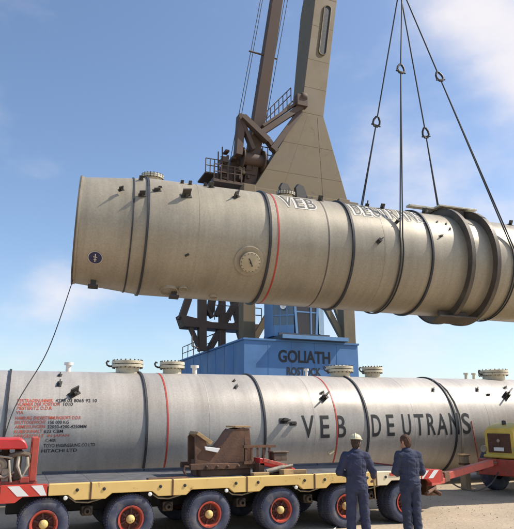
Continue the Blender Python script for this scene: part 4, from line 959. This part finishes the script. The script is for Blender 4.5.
# ------------------------------------------------------------------ people
def sdf_mesh(name, fn, lo, hi, h, m, parent, sharp=180):
    nx, ny, nz_ = [int(math.ceil((hi[i] - lo[i]) / h)) + 1 for i in range(3)]
    X, Y, Z = np.meshgrid(*[np.arange(n, dtype=np.float32) * h + lo[i] for i, n in enumerate((nx, ny, nz_))], indexing='ij')
    D = fn(X, Y, Z).astype(np.float32); S = D < 0
    c = np.zeros((nx - 1, ny - 1, nz_ - 1), np.int32)
    for dx in (0, 1):
        for dy in (0, 1):
            for dz in (0, 1): c += S[dx:nx - 1 + dx, dy:ny - 1 + dy, dz:nz_ - 1 + dz]
    act = (c > 0) & (c < 8); idx = np.full(act.shape, -1, np.int64); ijk = np.argwhere(act); idx[act] = np.arange(len(ijk))
    acc = np.zeros((len(ijk), 3)); cnt = np.zeros(len(ijk)); cor = [(a, b, d) for a in (0, 1) for b in (0, 1) for d in (0, 1)]
    I, J, K = ijk.T
    for a in cor:
        for b in cor:
            df = [b[i] - a[i] for i in range(3)]
            if sum(df) != 1 or min(df) < 0: continue
            d0 = D[I + a[0], J + a[1], K + a[2]]; d1 = D[I + b[0], J + b[1], K + b[2]]; mk_ = (d0 < 0) != (d1 < 0)
            t = np.where(mk_, d0 / (d0 - d1 + 1e-12), 0)
            for i in range(3): acc[:, i] += np.where(mk_, a[i] + t * df[i], 0)
            cnt += mk_
    V = (ijk + acc / cnt[:, None]) * h + np.array(lo)
    F = []
    for axn in range(3):
        sl0 = [slice(None)] * 3; sl1 = [slice(None)] * 3; sl0[axn] = slice(0, -1); sl1[axn] = slice(1, None)
        ch = S[tuple(sl0)] != S[tuple(sl1)]; o = [i for i in range(3) if i != axn]
        e = np.argwhere(ch); ok = np.ones(len(e), bool)
        for i in o: ok &= (e[:, i] > 0) & (e[:, i] < (nx, ny, nz_)[i] - 1)
        e = e[ok]
        q = []
        for da, db in ((0, 0), (-1, 0), (-1, -1), (0, -1)):
            ee = e.copy(); ee[:, o[0]] += da; ee[:, o[1]] += db; q.append(idx[ee[:, 0], ee[:, 1], ee[:, 2]])
        F.append(np.stack(q, 1))
    F = np.concatenate(F); F = F[(F >= 0).all(1)]
    mb = MB(); mb.v = [tuple(p) for p in V.tolist()]; mb.f = [tuple(f) for f in F.tolist()]
    return part(name, mb, m, parent, 0, True, sharp)
def cone(X, Y, Z, a, b, r0, r1, sy=1.0):
    ax, ay, az = a; d = [b[i] - a[i] for i in range(3)]; l2 = sum(q * q for q in d) + 1e-9
    t = np.clip(((X - ax) * d[0] + (Y - ay) * d[1] + (Z - az) * d[2]) / l2, 0, 1)
    return np.sqrt((X - ax - t * d[0]) ** 2 + ((Y - ay - t * d[1]) / sy) ** 2 + (Z - az - t * d[2]) ** 2) - (r0 + (r1 - r0) * t)
def ell(X, Y, Z, c, r):
    k = np.sqrt(((X - c[0]) / r[0]) ** 2 + ((Y - c[1]) / r[1]) ** 2 + ((Z - c[2]) / r[2]) ** 2); return (k - 1) * min(r)
def smin(a, b, k=.03):
    h = np.clip(.5 + .5 * (b - a) / k, 0, 1); return b + (a - b) * h - k * h * (1 - h)
def U_(fs, k=.03):
    o = fs[0]
    for f in fs[1:]: o = smin(o, f, k)
    return o
def hand_parts(w_, d, up_, side_sign, curl, s=1.0):
    """capsules of a relaxed, half closed hand: wrist w_, direction d, palm normal up_"""
    d = Vector(d).normalized(); n = (Vector(up_) - d * Vector(up_).dot(d)).normalized(); sd_ = d.cross(n) * side_sign; w_ = Vector(w_)
    caps = [(w_, w_ + d * .05, .026, .03)]
    for k, off in enumerate((-.028, -.01, .009, .027)):
        base = w_ + d * .085 + sd_ * off; caps.append((w_ + d * .035 + sd_ * off * .7, base, .017, .013))
        L1 = (.040, .045, .042, .033)[k]; dirv = d.copy(); p = base
        for j in range(3):
            ang = curl * (.8 if j == 0 else 1.0); dirv = (dirv * math.cos(ang) + n * math.sin(ang)).normalized()
            q = p + dirv * L1 * (1, .65, .55)[j]; caps.append((p, q, .0105 - .001 * j, .0095 - .001 * j)); p = q
    tb_ = w_ + d * .025 - sd_ * .022; t1_ = tb_ + (d * .55 - sd_ * .6 + n * .35).normalized() * .045; t2_ = t1_ + (d * .8 - sd_ * .1 + n * .5).normalized() * .035
    caps += [(tb_, t1_, .015, .012), (t1_, t2_, .0115, .009)]
    return caps
def person(loc, rot, label, pose, cloth, helmet, hair, head_turn):
    root = thing('person', loc, label, 'person', rot=(0, 0, rot))
    sh, el_, wr, hd = pose['sh'], pose['el'], pose['wr'], pose['hand']
    hipx = .095; an = pose['ank']; kn = pose['kn']; hem = pose['hem']
    hc = Vector((pose['headx'], .03, 1.655))
    ct, st = math.cos(head_turn), math.sin(head_turn)
    def head_local(X, Y, Z):
        x = X - hc.x; y = Y - hc.y; return x * ct + y * st, -x * st + y * ct, Z - hc.z
    rng = np.random.RandomState(int(abs(loc[0]) * 10)); ph = rng.rand(8) * 6
    def folds(X, Y, Z, amp):
        return amp * (np.sin(Z * 46 + X * 21 + ph[0]) * np.sin(X * 17 + Y * 25 + ph[1]) + .7 * np.sin(Z * 28 - X * 37 + Y * 14 + ph[2]) + .5 * np.sin(Z * 75 + X * 40 + ph[3]) * np.sin(Y * 33 + ph[4]))
    def body(X, Y, Z):
        x, y, z = head_local(X, Y, Z)
        hd_ = ell(x, y, z, (0, -.005, .025), (.076, .096, .098)); jaw = ell(x, y, z, (0, .03, -.055), (.058, .066, .07))
        f = U_([hd_, jaw], .04)
        f = smin(f, cone(x, y, z, (0, .085, .01), (0, .105, -.025), .008, .014), .02)
        f = smin(f, ell(x, y, z, (0, .088, .03), (.05, .014, .012)), .02)
        f = smin(f, ell(x, y, z, (0, .088, -.062), (.024, .012, .009)), .012)
        f = smin(f, ell(x, y, z, (0, .08, -.10), (.026, .022, .02)), .02)
        for s in (-1, 1): f = smin(f, ell(x, y, z, (s * .079, -.008, -.005), (.012, .022, .032)), .008)
        for s in (-1, 1): f = np.maximum(f, -ell(x, y, z, (s * .03, .10, .012), (.016, .014, .009)))
        nk = cone(X, Y, Z, (pose['headx'] * .5, -.01, 1.44), (hc.x, hc.y - .02, 1.60), .062, .055)
        core = U_([ell(X, Y, Z, (0, 0, 1.28), (.155, .095, .2)), ell(X, Y, Z, (0, 0, 1.02), (.14, .09, .18))], .05)
        f = smin(smin(f, nk, .03), core, .03)
        for i in (0, 1):
            f = smin(f, cone(X, Y, Z, sh[i], el_[i], .045, .038), .02); f = smin(f, cone(X, Y, Z, el_[i], wr[i], .036, .026), .01)
            s = (-1, 1)[i]
            f = smin(f, cone(X, Y, Z, (s * hipx, 0, .9), kn[i], .075, .05), .02); f = smin(f, cone(X, Y, Z, kn[i], an[i], .048, .036), .01)
        hands = None
        for i in (0, 1):
            for a, b, r0, r1 in hand_parts(wr[i], hd[i][0], hd[i][1], hd[i][2], hd[i][3]):
                cdist = cone(X, Y, Z, a, b, r0, r1); hands = cdist if hands is None else smin(hands, cdist, .004)
        return smin(f, hands, .008)
    b = sdf_mesh('body', body, (-.46, -.26, .02), (.46, .48, 1.79), .0075, 'skin', root)
    def jacket(X, Y, Z):
        t = U_([ell(X, Y, Z, (0, -.01, 1.31), (.195, .135, .20)), ell(X, Y, Z, (0, -.005, 1.10), (.175, .128, .22)), ell(X, Y, Z, (0, -.005, .93), (.19, .14, .17)),
                cone(X, Y, Z, (-.155, -.01, 1.43), (.155, -.01, 1.43), .068, .068), cone(X, Y, Z, (0, -.01, 1.44), (pose['headx'] * .6, .0, 1.52), .085, .068)], .06)
        t = np.maximum(t, hem - Z)
        for i in (0, 1):
            a = U_([cone(X, Y, Z, sh[i], el_[i], .078, .062), cone(X, Y, Z, el_[i], tuple(Vector(el_[i]).lerp(Vector(wr[i]), .93)), .060, .048)], .03)
            t = smin(t, a, .035)
        wx = X + .02 * np.sin(Z * 19 + ph[5]); wz = Z + .03 * np.sin(X * 14 + ph[6])
        t = t + folds(X, Y, Z, .0034) - .006 * (1 - np.abs(np.sin(wz * 31 + wx * 12 * np.sign(X) + ph[7]))) ** 3 * np.clip((1.36 - Z) * 5, 0, 1)
        back = Y < .0
        for px_ in (-.085, .085): t = t + np.where(back & (Z > 1.0) & (Z < 1.38), .005 * np.exp(-((X - px_) / .007) ** 2), 0)
        t = t + np.where(back, .005 * np.exp(-((Z - 1.385) / .007) ** 2), 0) - np.where(Z < hem + .035, .004, 0)
        for i in (0, 1):
            e0 = Vector(el_[i]).lerp(Vector(wr[i]), .80); e1 = Vector(el_[i]).lerp(Vector(wr[i]), .93); t = np.minimum(t, cone(X, Y, Z, e0, e1, .052, .051))
        # back yoke seam, waist pull
        return t + .006 * np.exp(-((Z - pose['waist']) / .02) ** 2)
    sdf_mesh('jacket', jacket, (-.46, -.28, .74), (.46, .46, 1.58), .0075, cloth, root)
    def trousers(X, Y, Z):
        t = ell(X, Y, Z, (0, -.005, .93), (.172, .125, .14))
        for i, s in enumerate((-1, 1)):
            leg = U_([cone(X, Y, Z, (s * hipx, -.005, .90), kn[i], .104, .082), cone(X, Y, Z, kn[i], (an[i][0], an[i][1], .05), .082, .078)], .03); t = smin(t, leg, .02)
        t = np.maximum(np.maximum(t, .045 - Z), Z - 1.04)
        for s in (-1, 1): t = t - np.where((Y < -.02) & (np.abs(X - s * .088) < .052) & (Z > .765) & (Z < .885), .005, 0)
        t = t - .007 * (1 - np.abs(np.sin(Z * 24 + X * 17 + .8 * np.sin(X * 30 + ph[2])))) ** 3 * np.clip(np.abs(Z - .62) * 3, .25, 1)
        return t + folds(X, Y, Z, .0034) + .004 * np.sin(Z * 60 + X * 20) * np.clip((.3 - Z) * 4, 0, 1)
    sdf_mesh('trousers', trousers, (-.34, -.26, .02), (.34, .30, 1.06), .008, cloth, root)
    for i in (0, 1):
        a = an[i]
        def shoe(X, Y, Z, a=a):
            f = U_([cone(X, Y, Z, (a[0], a[1] - .05, .05), (a[0], a[1] + .14, .04), .048, .042), cone(X, Y, Z, (a[0], a[1], .05), (a[0], a[1], .11), .05, .045)], .03); return np.maximum(f, .003 - Z)
        sdf_mesh('shoe', shoe, (a[0] - .1, a[1] - .14, -.012), (a[0] + .1, a[1] + .24, .19), .012, 'shoe', root)
    def hairf(X, Y, Z):
        x, y, z = head_local(X, Y, Z)
        f = U_([ell(x, y, z, (0, -.008, .03), (.086, .106, .106)), ell(x, y, z, (0, -.05, -.03), (.072, .065, .085))], .03)
        f = f + .003 * np.sin(x * 130 + y * 60 + ph[5]) * np.sin(z * 70 + ph[6]) + .002 * np.sin(x * 210 + z * 40)
        return np.maximum(f, np.maximum(y - .055 - z * .25, -.105 - z + np.clip(y, 0, 1) * 1.6))
    sdf_mesh('hair', hairf, (hc.x - .14, hc.y - .15, hc.z - .14), (hc.x + .14, hc.y + .16, hc.z + .16), .006, hair, root)
    for s in (-1, 1):
        e_ = Vector((s * .030, .082, .012)); e_ = Vector((e_.x * ct - e_.y * st, e_.x * st + e_.y * ct, e_.z)) + hc
        part('eye', MB().lathe([(-.011, .001), (-.008, .008), (0, .011), (.008, .008), (.011, .001)], e_, (0, 0, 1), 12), 'eye_white', root, 0, True)
    if helmet:
        zc = Vector((0, -.004, .048)); M = Matrix.Translation(hc + zc) @ Matrix.Rotation(head_turn, 4, 'Z') @ Matrix.Rotation(R_(-7), 4, 'X')
        mb = MB(); prof = [(.0, .118), (.012, .116)] + [(.012 + .098 * math.sin(a), .112 * math.cos(a) + .001) for a in [math.pi / 2 * k / 9 for k in range(10)]]
        mb.lathe(prof, (0, 0, 0), (0, 0, 1), 36); mb.lathe([(.012, .112), (.004, .130), (-.004, .131), (.0, .108)], (0, 0, 0), (0, 0, 1), 36)
        # front peak and crown rib
        mb.add([(-.09, .08, .004), (-.05, .165, -.01), (.05, .165, -.01), (.09, .08, .004), (-.09, .08, -.006), (-.05, .165, -.018), (.05, .165, -.018), (.09, .08, -.006)], [(0, 1, 2, 3), (7, 6, 5, 4), (0, 4, 5, 1), (1, 5, 6, 2), (2, 6, 7, 3)])
        mb.tube([(0, .112 * math.cos(a), .016 + .099 * math.sin(a)) for a in [math.pi * k / 12 for k in range(13)]], .011, 6)
        mb.v = [tuple(M @ Vector((p[0] * .95, p[1] * 1.03, p[2] * .95))) for p in mb.v]
        part('helmet', mb, 'helmet', root, 0, True, 40)
    # collar
    cpts = [(pose['headx'] * .6 + .078 * math.cos(a), -.005 + .078 * math.sin(a), 1.515 + .012 * math.sin(a)) for a in [2 * math.pi * k / 20 for k in range(20)]]
    part('collar', MB().tube(cpts, .019, 8, closed=True), cloth, root, 0, True)
    return root
# man 1: helmet, right hand holding a rod, left hand in front
p1 = on_z(359, 543.5)
pose1 = dict(sh=[(-.185, -.01, 1.42), (.185, -.01, 1.42)], el=[(-.30, -.02, 1.16), (.30, .03, 1.18)], wr=[(-.12, .20, 1.10), (.36, .24, 1.06)],
             hand=[((.8, .5, -.2), (.3, .2, -1), 1, .45), ((.15, .45, -.6), (-.6, .6, -.2), -1, .75)], kn=[(-.115, .01, .49), (.125, .02, .49)], ank=[(-.125, 0, .085), (.15, .01, .085)], hem=.83, headx=.02, waist=.98)
person((p1[0], p1[1], 0), R_(-20), 'man in dark blue work clothes and cream hard hat holding a stick, seen from behind', pose1, 'cloth', True, 'hair_dark', -.25)
p2 = on_z(413.5, 540)
pose2 = dict(sh=[(-.18, .0, 1.42), (.18, .0, 1.42)], el=[(-.255, .02, 1.14), (.255, .03, 1.14)], wr=[(-.14, .22, 1.08), (.19, .22, 1.05)],
             hand=[((.8, .4, 0), (.1, .3, -1), 1, .5), ((.1, .5, -.45), (-.7, .3, -.5), -1, .5)], kn=[(-.085, .01, .49), (.09, .015, .49)], ank=[(-.085, 0, .085), (.105, 0, .085)], hem=.93, headx=-.03, waist=.955)
person((p2[0], p2[1], 0), R_(-14), 'bare-headed man with brown hair in dark blue jacket and trousers, seen from behind', pose2, 'cloth2', False, 'hair_brown', .55)
# stick held by man 1
Rm = Matrix.Translation((p1[0], p1[1], 0)) @ Matrix.Rotation(R_(-20), 4, 'Z')
hpos = Vector((.375, .305, .99)); sdv = Vector((.06, .04, -1)).normalized()
a = Rm @ (hpos - sdv * .16); b = Rm @ (hpos + sdv * .34)
solo('stick', MB().tube([a, b], [.013, .011], 8), 'wood', tuple(b), 'short pale stick held by the man in the hard hat', 'stick')
# pale hose on the ground
hz = [on_z(x, y) + np.array([0, 0, .014]) for x, y in ((322, 541), (334, 530), (344, 520.5), (352, 516), (362, 515))]
solo('pale_hose', MB().tube([tuple(p) for p in hz], .011, 6), 'white_paint', tuple(hz[0]), 'thin whitish hose on the ground running under the trailer', 'hose')

# ------------------------------------------------------------------ loose stones on the ground
rs = random.Random(3)
st_ = MB()
for k in range(900):
    x = rs.uniform(7.5, 16); y = rs.uniform(8.5, 16)
    r = rs.uniform(.006, .022) * (1.6 if rs.random() < .08 else 1); a = rs.random() * 6
    pts = [(x + r * math.cos(a + i * 2.1) * rs.uniform(.7, 1.2), y + r * math.sin(a + i * 2.1) * rs.uniform(.7, 1.2), -.002) for i in range(3)]
    st_.add(pts + [(x, y, r * .8)], [(0, 1, 3), (1, 2, 3), (2, 0, 3)])
so = link('gravel', st_.mesh('gravel', 'stone')); so['kind'] = 'stuff'; so['label'] = 'small loose stones scattered on the sandy ground'; so['category'] = 'gravel'
